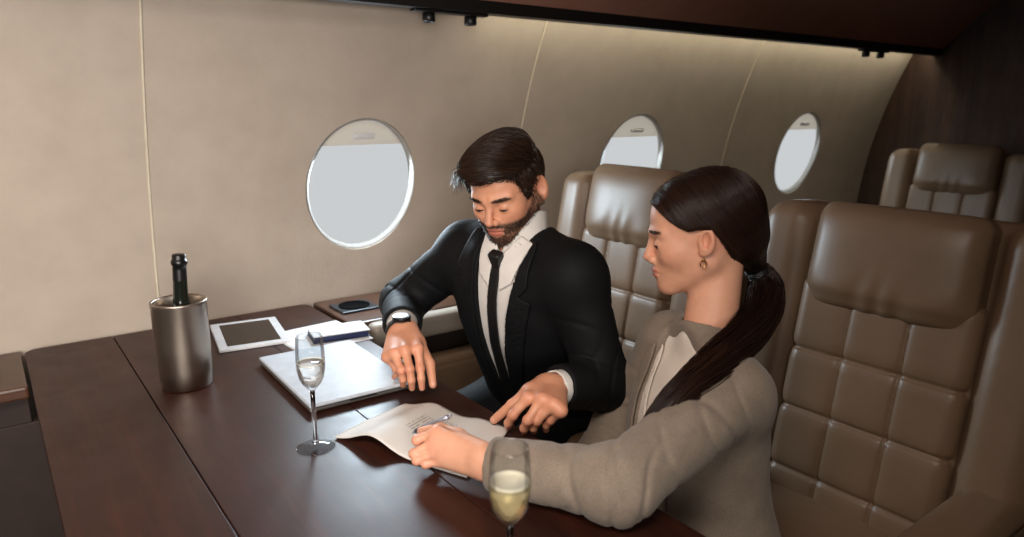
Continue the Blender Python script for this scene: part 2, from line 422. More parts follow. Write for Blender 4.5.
for k, (cx, cz) in enumerate(WIN):
    w = thing('window_%d' % (k + 1), ['oval cabin window beside the seated man, above the table', 'oval cabin window behind the grey headrest of the man', 'oval cabin window nearest the dark wood bulkhead'][k], None)
    w['kind'] = 'structure'
    r0, nn, up, c = ring(cx, cz, WA - .002, WB - .002, -.004); r1, *_ = ring(cx, cz, WA - .009, WB - .009, -.001); r2, *_ = ring(cx, cz, WA - .011, WB - .011, .017); r3, *_ = ring(cx, cz, WA + .0, WB + .0, .020)
    n = 64; vs = r0 + r1 + r2 + r3; fs = [(j * n + i, j * n + (i + 1) % n, (j + 1) * n + (i + 1) % n, (j + 1) * n + i) for j in range(3) for i in range(n)]
    mesh_list('window_frame', vs, fs, M['frame'], w)
    rp, *_ = ring(cx, cz, WA - .010, WB - .010, .0165)
    mesh_list('pane', rp, [tuple(range(n))], M['pane'], w, False)
    # pulled-down blind: covers the ellipse above a level edge
    rs, nn, up, c = ring(cx, cz, WA - .0125, WB - .0125, .008); edge = (WB - .0125) * [.63, .58, .60][k]
    top = [p for p in rs if (p - c) @ up >= edge - 1e-9]
    xx = (WA - .0125) * math.sqrt(1 - (edge / (WB - .0125)) ** 2)
    poly_ = [c + V(xx, 0, 0) + up * edge] + top + [c - V(xx, 0, 0) + up * edge]
    m_ = len(poly_); vs = poly_ + [p - nn * .006 for p in poly_]
    fs = [tuple(range(m_)), tuple(range(m_, 2 * m_))[::-1]] + [(i, m_ + i, m_ + (i + 1) % m_, (i + 1) % m_) for i in range(m_)]
    sh = mesh_list('blind', vs, fs, M['shade'], w, False)
    bm = bmesh.new(); add_box(bm, (-.036, -.007, -.009), (.036, .007, .009), .0065, 3)
    hp = c + up * (edge + .028) + nn * .004
    bmesh.ops.transform(bm, matrix=Matrix.Translation(Vector(hp)), verts=bm.verts)
    bm_obj('blind_handle', bm, M['white_plastic'], sh, True)
for k, x in enumerate((.352, 1.555, 2.755)):
    pts = [V(x, wall_y(z), z) + wall_n(z) * .001 for z in zs if z > .6]
    v, f = tube(pts, .0034, 6)
    o = mesh_list('trim_%d' % (k + 1), v, f, M['piping']); tag(o, ['thin piped seam on the wall above the wine cooler', 'thin piped seam running down the wall above the man', 'thin piped seam on the wall between the second and third windows'][k], kind='structure')
# overhead valance with its sloped soffit
prof = [(1.745, 1.578), (1.79, 1.578), (1.79, 1.60), (1.765, 1.60), (1.765, 1.622), (1.755, 1.622), (1.745, 1.612)]
def extrude(name, prof, m, x0, x1, parent=None):
    n = len(prof); v = [(x, y, z) for x in (x0, x1) for y, z in prof]
    f = [tuple(range(n)), tuple(range(n, 2 * n))[::-1]] + [(i, n + i, n + (i + 1) % n, (i + 1) % n) for i in range(n)]
    o = mesh_list(name, v, f, m, parent, False)
    bm = bmesh.new(); bm.from_mesh(o.data); bmesh.ops.recalc_face_normals(bm, faces=bm.faces); bm.to_mesh(o.data); bm.free(); return o
tag(extrude('trim_4', prof, M['lip'], XL, XR), 'dark edge of the overhead valance running above the windows', kind='structure')
tag(extrude('ceiling', [(1.746, 1.611), (1.765, 1.622), (1.39, 2.00), (-1.2, 2.00), (-1.2, 1.97), (1.385, 1.97)], M['soffit'], XL, XR), 'brown sloped ceiling panel over the seats', kind='structure')
tag(box('trim_5', (1.25, 1.80, 1.615), (XR - .03, 1.825, 1.622), M['led']), 'warm strip of cove lighting hidden above the valance edge', kind='structure')
tag(box('wall_bulkhead', (XR, -1.2, 0), (XR + .04, 2.2, 2.0), M['bulk']), 'dark walnut bulkhead wall closing the cabin', kind='structure')
tag(box('wall_near_side', (XL, -1.24, 0), (XR, -1.2, 2.0), M['wall']), 'cream cabin wall on the opposite side of the aisle', kind='structure')
tag(box('floor', (XL, -1.2, -.03), (XR, 2.2, 0), M['carpet']), 'dark brown carpeted cabin floor', kind='structure')
def spot(x, label):
    t = thing('spotlight_fixture', label, 'spotlight', (x, 1.775, 1.578), 0, 'twin spotlights under the valance')
    box('mounting_plate', (-.12, -.018, -.008), (.12, .012, 0), M['lip'], t, .003)
    for s in (-1, 1):
        h = lathe('lamp_head', [(0, -.004), (.010, -.004), (.010, -.008), (.0175, -.009), (.018, -.030), (.0145, -.033), (.013, -.029), (0, -.029)], M['black_plastic'], t, 24, (s * .068, 0, 0))
    return t
s1 = spot(1.11, 'pair of small black spotlights under the valance above the bearded man'); dup(s1, (3.45, 1.775, 1.578), 'pair of small black spotlights under the valance close to the bulkhead')

# ------------------------------------------------------------------ side ledges
M['well_shade'] = plain('cup_well_painted_shade', (8, 8, 9), .95, Specular_IOR_Level=.05)  # matte black that puts the shade of a deep cup hole into the colour
def ledge(x0, x1, cup, label):
    t = thing('side_ledge', label, 'ledge', (0, 0, 0))
    box('ledge_top', (x0, 1.81, .69), (x1, 2.098, .72), M['ledge'], t, .006)
    box('front_panel', (x0 + .003, 1.84, .0), (x1 - .003 if x1 > 1 else .78, 1.87, .69 if x1 > 1 else .625), M['ledge_front'], t, .004)
    if x1 < 1: box('front_rail', (x0 + .003, 1.84, .625), (x1 - .003, 1.87, .69), M['ledge_front'], t, .002)
    c = V(cup, 1.965, .72)
    bm = bmesh.new(); add_box(bm, c - V(.06, .055, .0), c + V(.06, .055, .007), .003); p = bm_obj('cup_holder', bm, M['dark_tray'], t)
    lathe('cup_shade_disc', [(.045, .007), (.047, .010), (.041, .010), (.040, .0076), (0, .0076)], M['well_shade'], p, 36, tuple(c))  # raised rim round a flat disc, its black standing in for the hole's shade
    return t
ledge_aft = ledge(.785, 4.08, .865, 'wooden side ledge with dark cup holder behind the man, along the wall')
ledge(XL + .02, .024, -.085, 'wooden side ledge with dark front panel at the far side of the table corner')

# ------------------------------------------------------------------ table
T = .72
def rounded_rect(x0, x1, y0, y1, r, corners, n=8):
    pts = []
    for (cx, cy, a0, on) in ((x1, y1, 0, corners[0]), (x0, y1, 90, corners[1]), (x0, y0, 180, corners[2]), (x1, y0, 270, corners[3])):
        if not on: pts.append((cx, cy)); continue
        ox = cx - r if cx == x1 else cx + r; oy = cy - r if cy == y1 else cy + r
        for k in range(n + 1):
            a = math.radians(a0 + 90 * k / n); pts.append((ox + r * math.cos(a), oy + r * math.sin(a)))
    return pts
def slab(name, pts, z0, z1, m, parent, bev=.004):
    bm = bmesh.new(); vs = [bm.verts.new((x, y, z0)) for x, y in pts]; f = bm.faces.new(vs)
    r = bmesh.ops.extrude_face_region(bm, geom=[f]); nv = [e for e in r['geom'] if isinstance(e, bmesh.types.BMVert)]
    for v in nv: v.co.z = z1
    bmesh.ops.recalc_face_normals(bm, faces=bm.faces)
    es = [e for e in bm.edges if abs(e.verts[0].co.z - z1) < 1e-6 and abs(e.verts[1].co.z - z1) < 1e-6]
    bmesh.ops.bevel(bm, geom=es, offset=bev, segments=3, affect='EDGES', profile=.5)
    return bm_obj(name, bm, m, parent, False)
tb = thing('conference_table', 'dark mahogany folding conference table with seamed top', 'table', (.395, 1.25, 0)); tl = V(.395, 1.25, 0)
TY0, TY1 = .42, 2.095
def sh_(pts): return [(x - tl[0], y - tl[1]) for x, y in pts]
slab('table_leaf', sh_(rounded_rect(.03, .2275, TY0, TY1, .03, (0, 1, 1, 0))), .688, T, M['table'], tb, .0015)
slab('centre_panel', sh_(rounded_rect(.230, .547, TY0, TY1, .02, (0, 0, 0, 0))), .688, T, M['table'], tb, .0012)
slab('table_leaf', sh_(rounded_rect(.5485, .765, TY0, TY1, .03, (1, 0, 0, 1))), .688, T, M['table'], tb, .0015)
slab('apron', sh_(rounded_rect(.12, .68, TY0 + .1, TY1 - .01, .02, (0, 0, 0, 0))), .63, .688, M['table'], tb)
slab('pedestal', sh_(rounded_rect(.3, .5, TY0 + .25, TY1 - .3, .05, (1, 1, 1, 1))), .02, .63, M['table'], tb)
slab('foot', sh_(rounded_rect(.22, .58, TY0 + .15, TY1 - .3, .05, (1, 1, 1, 1))), .0, .02, M['black_plastic'], tb)

# ------------------------------------------------------------------ things on the table
bk = thing('wine_cooler', 'brushed steel wine cooler holding a dark bottle', 'wine cooler', (.307, 1.612, T)); bk.scale = (.92, .92, .97)
lathe('bucket', [(0, .002), (.052, .002), (.054, 0), (.0565, .003), (.0592, .04), (.0608, .10), (.0612, .192), (.0622, .197), (.0615, .2), (.0575, .2), (.0562, .196), (.0555, .1), (.053, .012), (0, .012)], M['steel'], bk, 72)
bt = thing('champagne_bottle', 'dark green champagne bottle standing in the steel cooler', 'bottle', (.304, 1.614, T + .0125)); bt.scale = (.93, .93, .95); bt.rotation_euler = (math.radians(1.5), math.radians(2.5), 0)
lathe('bottle_body', [(0, .004), (.03, .0), (.042, .004), (.043, .02), (.043, .105), (.040, .130), (.030, .152), (.0205, .17), (.0165, .20), (.0152, .24)], M['bottle'], bt, 40)
nk = lathe('foil_neck', [(.0155, .238), (.0150, .262), (.0145, .272), (.0172, .273), (.0178, .279), (.0168, .284), (.0150, .285), (.0150, .294), (.0135, .297), (0, .297)], M['foil'], bt, 32)
def flute(loc, label, wine, rz, h0):
    t = thing('champagne_flute', label, 'champagne glass', loc, rz, 'champagne flutes on the table')
    outer = [(0, .0), (.033, 0), (.0345, .0012), (.033, .0024), (.02, .005), (.006, .009), (.0036, .014), (.0032, .03), (.0034, .06), (.0044, .076), (.009, .084), (.016, .094), (.0215, .108), (.0245, .128), (.0255, .15), (.0248, .18), (.0232, .208), (.0228, .2105)]
    inner = [(.0222, .2105), (.0225, .208), (.0240, .18), (.0247, .15), (.0237, .128), (.0207, .109), (.0152, .0955), (.008, .087), (0, .083)]
    def up(z): return z if z < .05 else .2105 - (.2105 - z) * .76 if z > .07 else z + (z - .05) * .5
    outer, inner = [(a, up(b)) for a, b in outer], [(a, up(b)) for a, b in inner]
    cutz = next(i for i, p in enumerate(outer) if p[1] > .1)
    lathe('bowl', [(0, outer[cutz][1])] + outer[cutz:] + inner, M['glass'], t, 56)
    lathe('foot', [p for p in outer[:cutz] if p[1] < .010] + [(0, .009)], M['glass'], t, 56)
    lathe('stem', [(0, .0092), (.0062, .0092), (.0044, .014), (.0038, .03), (.0038, .07), (.0044, outer[cutz][1] - .0005), (0, outer[cutz][1] - .0003)], M['glass_stem'], t, 24)
    lq = [(0, .0832), (.0078, .0872), (.0150, .0957), (.0205, .1092), (.0235, .1282)] + [(.0245, z) for z in (.14, .15)]
    lq = [p for p in lq if p[1] < h0 - .003] + [(float(np.interp(h0, [.128, .15, .18], [.0235, .0245, .0238])), h0), (0, h0)]
    lq = [(a, up(b)) for a, b in lq]; h0 = up(h0)
    l = lathe('champagne', lq, wine, t, 48)
    r = lq[-2][0]
    lathe('foam', [(r - .0002, h0 + .0003), (r - .0005, h0 + .003), (r - .003, h0 + .0035), (r - .006, h0 + .0016), (r - .009, h0 + .0010), (0, h0 + .0008)] if wine is M['wine'] else [(r - .0002, h0 + .0003), (r - .0004, h0 + .0012), (r - .002, h0 + .0012), (r - .003, h0 + .0003)], M['foam'], l, 48)
    return t
flute((.422, 1.157, T), 'flute of pale champagne standing next to the laptop corner', M['wine_pale'], 0, .146)
flute((.456, .615, T), 'flute of golden frothy champagne before the sleeve of the woman', M['wine'], 0, .150)
def lap():
    t = thing('laptop', 'closed silver laptop under the hand of the man', 'laptop', (.585, 1.485, T), math.radians(-1.5))
    box('laptop_base', (-.114, -.19, .002), (.114, .15, .010), M['alu_dark'], t, .003, 2)
    l = box('laptop_lid', (-.115, -.192, .0115), (.115, .152, .0195), M['alu'], t, .0035, 3)
    box('lid_notch', (-.03, -.1925, .009), (.03, -.189, .0118), M['black_plastic'], t, .0005)
    for sx in (-.09, .09):
        for sy in (-.165, .125): lathe('rubber_foot', [(0, .0), (.006, 0), (.0065, .002), (0, .0025)], M['black_plastic'], t, 12, (sx, sy, 0))
lap()
def paper_stack():
    t = thing('paper_folder', 'white paper folder lying beyond the laptop by the window', 'folder', (.672, 1.755, T), math.radians(4))
    box('cover', (-.10, -.105, .0), (.10, .105, .0022), M['white_paper'], t, .0008)
    box('sheet', (-.097, -.102, .0022), (.097, .101, .0036), M['white_paper'], t, .0006)
paper_stack()
t = thing('notebook', 'small white notebook with navy edge on the white folder', 'notebook', (.712, 1.728, T + .0037), math.radians(-10))
box('page_block', (-.072, -.043, .0015), (.070, .043, .016), M['navy'], t, .001); box('cover', (-.074, -.045, .016), (.074, .045, .0195), M['white_plastic'], t, .0012); box('back_cover', (-.074, -.045, 0), (.074, .045, .0015), M['navy'], t, .0005)
t = thing('tablet', 'white framed tablet lying flat behind the wine cooler', 'tablet', (.525, 1.885, T), math.radians(-9))
box('tablet_body', (-.088, -.122, .0005), (.088, .122, .008), M['white_plastic'], t, .003, 3); box('screen', (-.066, -.098, .008), (.066, .098, .0086), M['screen'], t, .0002); lathe('home_button', [(0, .0083), (.006, .0083), (.0065, .008)], M['white_plastic'], t, 20, (0, -.11, 0))

def doc():
    L, B, R_, T_ = V(.462, 1.168), V(.578, .900), V(.745, 1.005), V(.640, 1.225)
    n, m_ = 40, 24; vs, uvs, fs = [], [], []
    def h(s, q): return .001 + .025 * math.exp(-((s - .30) / .17) ** 2) * (1 - .35 * q) + .006 * math.exp(-((s - .75) / .12) ** 2) * q
    for lay in (0, -.0016):
        for i in range(n + 1):
            for j in range(m_ + 1):
                s, q = i / n, j / m_
                xy = (L * (1 - s) + B * s) * (1 - q) + (T_ * (1 - s) + R_ * s) * q
                xy = xy + .012 * math.sin(q * math.pi) * V(-.4, .9) * (1 - 2 * s) * .4
                vs.append((xy[0], xy[1], T + .0022 + h(s, q) + lay)); uvs.append((s, q))
    N = (n + 1) * (m_ + 1)
    for i in range(n):
        for j in range(m_):
            a = i * (m_ + 1) + j; q = (a, a + m_ + 1, a + m_ + 2, a + 1); fs.append(q); fs.append(tuple(N + x for x in q[::-1]))
    bd = [i * (m_ + 1) for i in range(n + 1)] + [n * (m_ + 1) + j for j in range(1, m_ + 1)] + [i * (m_ + 1) + m_ for i in range(n - 1, -1, -1)] + [j for j in range(m_ - 1, 0, -1)]
    for i in range(len(bd)): a, b = bd[i], bd[(i + 1) % len(bd)]; fs.append((a, N + a, N + b, b))
    o = mesh_list('document', vs, fs, M['doc']); ul = o.data.uv_layers.new(name='UVMap')
    for lp in o.data.loops: ul.data[lp.index].uv = uvs[lp.vertex_index]
    bm = bmesh.new(); bm.from_mesh(o.data); bmesh.ops.recalc_face_normals(bm, faces=bm.faces); bm.to_mesh(o.data); bm.free()
    tag(o, 'curved white printed document being signed on the table', 'document')
doc()

# ------------------------------------------------------------------ cabin seats (local x points back, y sideways, z up)
def seat_coords(p):
    x, z = p[:, 0] - .23, p[:, 2] - .5
    return p[:, 1], x * .187 + z * .982, -x * .982 + z * .187
def f_shell(p):
    y, t, n = seat_coords(p); q = np.stack([y, t, n], 1)
    a = rbox(q, (0, .258, -.12), (.318, .393, .085), .065)
    for s in (-1, 1): a = smin(a, rbox(q, (s * .252, .258, -.075), (.066, .383, .085), .05), .03)
    # soften the top outer corners and hollow the middle where the cushion sits
    cor = ln(np.maximum(np.stack([np.abs(y) - .235, t - .561], 1), 0)) - .088
    a = smax(a, cor, .02)
    a = smax(a, -rbox(q, (0, .24, .03), (.184, .55, .075), .03), .012)
    return a + .0012 * wob(p, 22)
ROWS = (-.05, .035, .175, .31)
def f_quilt(p):
    y, t, n = seat_coords(p); q = np.stack([y, t, n], 1)
    a = rbox(q, (0, .205, -.03), (.181, .270, .034), .026)
    g = 0
    for yy in (-.061, .061): g = g + .006 * np.exp(-((y - yy) / .0045) ** 2) + .0035 * np.exp(-((y - yy) / .016) ** 2)
    for tt in ROWS[1:]: g = g + .006 * np.exp(-((t - tt) / .0045) ** 2) + .0035 * np.exp(-((t - tt) / .016) ** 2)
    g = g * (n > -.02)
    return a + g - .004
def f_head(p):
    y, t, n = seat_coords(p)
    q = np.stack([y, t, n], 1)
    pf = 1 - .35 * (np.abs(y) / .17) ** 4 - .30 * (np.abs(t - .552) / .112) ** 4
    q[:, 2] = (n + .03) / np.maximum(pf, .3) - .03
    a = rbox(q, (0, .552, -.030), (.172, .114, .070), .034) * .8
    crease = .0016 * np.exp(-((t - .46) / .05) ** 2) * np.sin(y * 95 + 2 * np.sin(y * 31) + t * 30) * (n > 0) + .0045 * np.exp(-((t - .462) / .012) ** 2)
    return a + crease + .0022 * wob(p, 18, 6, 5)
def f_cush(p):
    a = rbox(p, (.02, 0, .39), (.25, .275, .085), .05)
    g = .006 * np.exp(-((np.abs(p[:, 1]) - .20) / .006) ** 2) + .006 * np.exp(-((p[:, 0] + .16) / .006) ** 2) * (np.abs(p[:, 1]) < .2)
    return a + g * (p[:, 2] > .44) - .006 * np.cos(np.clip(p[:, 1] / .28, -1, 1) * 1.57)
def f_arm(s):
    def f(p):
        a = rbox(p, (.07, s * (.332 if s > 0 else .358), .47), (.25, .036 if s > 0 else .060, .13), .035)
        g = .004 * np.exp(-((p[:, 2] - .57) / .004) ** 2)
        return a + g
    return f
def make_seat(loc, label):
    t = thing('cabin_seat', label, 'seat', loc, 0, 'tan leather cabin seats')
    L = M['leather']
    sdf_obj('backrest', f_shell, (.0, -.33, .33), (.62, .33, 1.2), .007, L, t)
    sdf_obj('back_cushion', f_quilt, (.1, -.21, .4), (.45, .21, 1.02), .0042, L, t)
    sdf_obj('headrest', f_head, (.2, -.2, .88), (.52, .2, 1.24), .0045, L, t)
    sdf_obj('seat_cushion', f_cush, (-.27, -.31, .28), (.32, .31, .52), .0055, L, t)
    for s in (-1, 1): sdf_obj('armrest', f_arm(s), (-.22, s * .35 - .1, .3), (.36, s * .35 + .1, .66), .006, L, t)
    box('pedestal', (-.16, -.2, .03), (.26, .2, .31), M['ledge_front'], t, .03, 3)
    box('base_plate', (-.2, -.24, 0), (.3, .24, .03), M['black_plastic'], t, .01, 2)
    return t
seat = make_seat((1.15, 1.42, 0), 'leather cabin seat that the bearded man in black suit sits on')
ws = dup(seat, (1.145, .675, 0), 'wide tan leather cabin seat with quilted back behind the woman', skip=('armrest.001',))
for c in ws.children:
    if c.name.startswith('headrest'): c.location = (-.007, 0, -.035)
    if c.name.startswith('armrest'): c.location = (0, .095, .03)
    if c.name.startswith('back'): c.location = (0, 0, -.014)
dup(seat, (3.23, 1.40, 0), 'empty dim leather cabin seat in front of the wood bulkhead')
sdf_obj('armrest_pad', lambda p: rbox(p, (1.15, 1.768, .69), (.33, .028, .035), .02), (.79, 1.72, .64), (1.5, 1.82, .74), .006, M['leather_pad'], ledge_aft)

# ------------------------------------------------------------------ people
def head_field(H, male, eye_open):
    es, ev = (1.12, -.002) if male else (.82, .012)
    j = 1. if male else .9
    def f(P):
        q = H.loc(P); u = np.abs(q[:, 0]); a = q.copy(); a[:, 0] = u
        d = ell(q, (0, -.018, .03), (.074, .096, .088))
        d = smin(d, ell(q, (0, .030, .045), (.060, .058, .058)), .03)
        d = smin(d, ell(q, (0, .026, -.022), (.058 * (1 if male else .96), .064, .074)), .03)
        d = smin(d, cone(a, (.050 * j, .0, -.042), (.016 * j, .070, -.082), .020, .017), .03)
        d = smin(d, sph(q, (0, .0785 if male else .0825, -.085), .0165 if male else .0145), .02)
        d = smin(d, sph(a, (.038, .058, -.016), .023), .03)
        d = smin(d, cone(a, (.010, .0885, .024), (.044, .071, .026), .0105 if male else .008, .008), .014)
        # eye sockets and lids
        d = smax(d, -sph(a, (.0315, .1055, .004), .0170), .016)
        lid = sph(a, (.0315, .0775, .003), .0138)
        lid = smax(lid, -ell(a, (.0315, .0915, .0005), (.0125, .008, eye_open)), .0015)
        d = smin(d, lid, .005)
        # nose
        n = cone(q, (0, .0875, .020), (0, .1125 if male else .1085, -.0215), .0068, .0088 if male else .0076)
        n = smin(n, sph(a, (.0105, .1015, -.0265), .0070 if male else .0062), .008)
        d = smin(d, n, .010)
        d = smax(d, -sph(a, (.0058, .1075, -.0345), .0036), .003)
        # mouth
        d = smin(d, ell(q, (0, .068, -.052), (.030, .028, .025)), .025)
        lip = smin(ell(q, (0, .0950, -.0480), (.0225, .0072 if male else .0092, .0048)), ell(q, (0, .0945, -.0578), (.0195, .0076 if male else .0096, .0058)), .003)
        d = smin(d, lip, .005)
        d = smax(d, -cone(a, (0, .1035, -.0525), (.024, .090, -.0535), .0016, .0010), .003)
        # ears
        e = np.stack([a[:, 0] - (.0775 if male else .0745), (q[:, 1] + .012) * .97 + (q[:, 2] - .0) * .22, q[:, 2] * .97 - (q[:, 1] + .012) * .22], 1)
        e = (e - V(0, ev, 0)) / es; e[:, 0] += (.6 if male else .35) * e[:, 1]
        ear = ell(e, (.004, 0, 0), (.0080, .0180, .0315)); cup = ell(e, (.0120, .002, .004), (.0125, .0095, .0185)) * es
        ear = smin(ear, ell(e, (.001, .006, -.026), (.006, .008, .009)), .006)
        d = smin(d, ear * es, .006); d = smax(d, -cup, .003)
        return d
    return f
def hair_skull(q):
    d = ell(q, (0, -.018, .03), (.074, .096, .088)); return smin(d, ell(q, (0, .030, .045), (.060, .058, .058)), .03)

def finger(base, tip, pole, l1, l2, r):
    base, tip = np.asarray(base, float), np.asarray(tip, float); d = tip - base; L = ln(d[None])[0]
    if L > .985 * (l1 + l2): k = L / (.985 * (l1 + l2)); l1, l2 = l1 * k, l2 * k
    x = (l1 * l1 - l2 * l2 + L * L) / (2 * L); h = math.sqrt(max(l1 * l1 - x * x, 0)); e = d / L
    pl = np.asarray(pole, float); pl = unit(pl - (pl @ e) * e); pip = base + e * x + pl * h
    m = pip + (tip - pip) * .52; m = m + unit(np.cross(np.cross(tip - pip, pl), tip - pip) + 1e-9) * .12 * l2
    return [base, pip, m, tip], [r * 1.12, r * 1.02, r * .93, r * .80]
def hand_field(wrist, mcps, tips, thumb, normal, s=1.):
    """wrist, four knuckles (index to little), four finger tips, thumb (base, mid, tip)"""
    W = np.asarray(wrist, float); mc = [np.asarray(m, float) for m in mcps]
    ch = [finger(mc[i], tips[i], normal, (.043, .047, .044, .034)[i] * s, (.042, .047, .043, .035)[i] * s, (.0086, .0088, .0083, .0073)[i] * s) for i in range(4)]
    th = [np.asarray(x, float) for x in thumb]
    across = unit(mc[0] - mc[3])
    def f(P):
        d = None
        for i in range(4):
            wp = W + across * (.018, .007, -.006, -.017)[i] * s
            c = cone(P, wp, mc[i], .0165 * s, .0125 * s); d = c if d is None else smin(d, c, .016)
        d = smin(d, cone(P, W + across * .014 * s, th[0], .018 * s, .0165 * s), .016)
        fs = None
        for pts, rs in ch:
            g = None
            for k in range(3):
                c = cone(P, pts[k], pts[k + 1], rs[k], rs[k + 1]); g = c if g is None else smin(g, c, .004)
            g = smin(g, sph(P, pts[1], rs[1] * 1.06), .004)
            fs = g if fs is None else smin(fs, g, .0008)
        d = smin(d, fs, .008)
        t = smin(cone(P, th[0], th[1], .0145 * s, .0108 * s), cone(P, th[1], th[2], .0108 * s, .0082 * s), .004)
        return smin(d, t, .010)
    nails = []
    for pts, rs in ch:
        dr = unit(pts[3] - pts[2]); up = unit(np.asarray(normal) - (np.asarray(normal) @ dr) * dr); nails.append(pts[3] + up * rs[3] * .9 + dr * .001)
    dr = unit(th[2] - th[1]); up = unit(np.asarray(normal) - (np.asarray(normal) @ dr) * dr); nails.append(th[2] + up * .0078 * s)
    allp = np.array([W] + mc + [np.asarray(t_) for t_ in tips] + th + [c[0][1] for c in ch]); cen = (allp.max(0) + allp.min(0)) / 2
    return (cen, float(ln(allp - cen).max()) + .024, f), np.array(nails), ch

class Torso(Frame):
    def __init__(s, hip, mid, left_sh, right_sh, prof):
        w = np.asarray(mid, float) - np.asarray(hip, float); u = np.asarray(left_sh, float) - np.asarray(right_sh, float)
        w_ = unit(w); v = unit(np.cross(u, w_)); Frame.__init__(s, hip, v, w_); s.prof = np.array(prof, float)
    def sec(s, w):
        # smooth interpolation of half width, half depth and centre along the spine
        ww = s.prof[:, 0]; xs = np.linspace(ww[0], ww[-1], 80)
        if not hasattr(s, 'tab'):
            k = np.hanning(13); k /= k.sum(); s.xs = xs
            s.tab = [np.convolve(np.pad(np.interp(xs, ww, s.prof[:, i]), 6, 'edge'), k, 'valid') for i in (1, 2, 3)]
        return [np.interp(w, s.xs, t_) for t_ in s.tab]
    def d(s, P, off):
        q = s.loc(P); a, b, c = s.sec(q[:, 2]); a, b = a + off, b + off
        x, y = np.abs(q[:, 0] / a), np.abs((q[:, 1] - c) / b); k = (x ** 2.4 + y ** 2.4) ** (1 / 2.4)
        d1 = (k - 1) * np.minimum(a, b); top = s.prof[-1, 0] + off * .3; bot = s.prof[0, 0]
        return smax(d1, np.maximum(q[:, 2] - top, bot - q[:, 2]), .04)
def sleeve(P, sh, el, wr, r, fold, ph=0., cut=None):
    sh, el, wr = [np.asarray(x, float) for x in (sh, el, wr)]
    d = smin(cone(P, sh, el, r[0], r[1]), cone(P, el, wr, r[1], r[2]), .03)
    # cloth gathers around the elbow and runs diagonally along the arm
    ax = unit(wr - sh); t1 = (P - el) @ unit(el - sh); t2 = (P - el) @ unit(wr - el)
    g = np.exp(-((P - el) ** 2).sum(-1) / .085 ** 2)
    s1 = np.sin(t2 * 62 + 3.0 * wob(P, 22, 5, 3) + ph); s2 = np.sin(((P - sh) @ ax) * 38 + 4.5 * wob(P, 12, 5, 8) + ph)
    d = d + fold * 1.3 * g * np.exp(-s1 * s1 / .10) + fold * .55 * np.exp(-s2 * s2 / .05) - fold * .3
    if cut is not None:
        q = wr - unit(wr - el) * cut; d = smax(d, (P - q) @ unit(wr - el), .004)
    return d

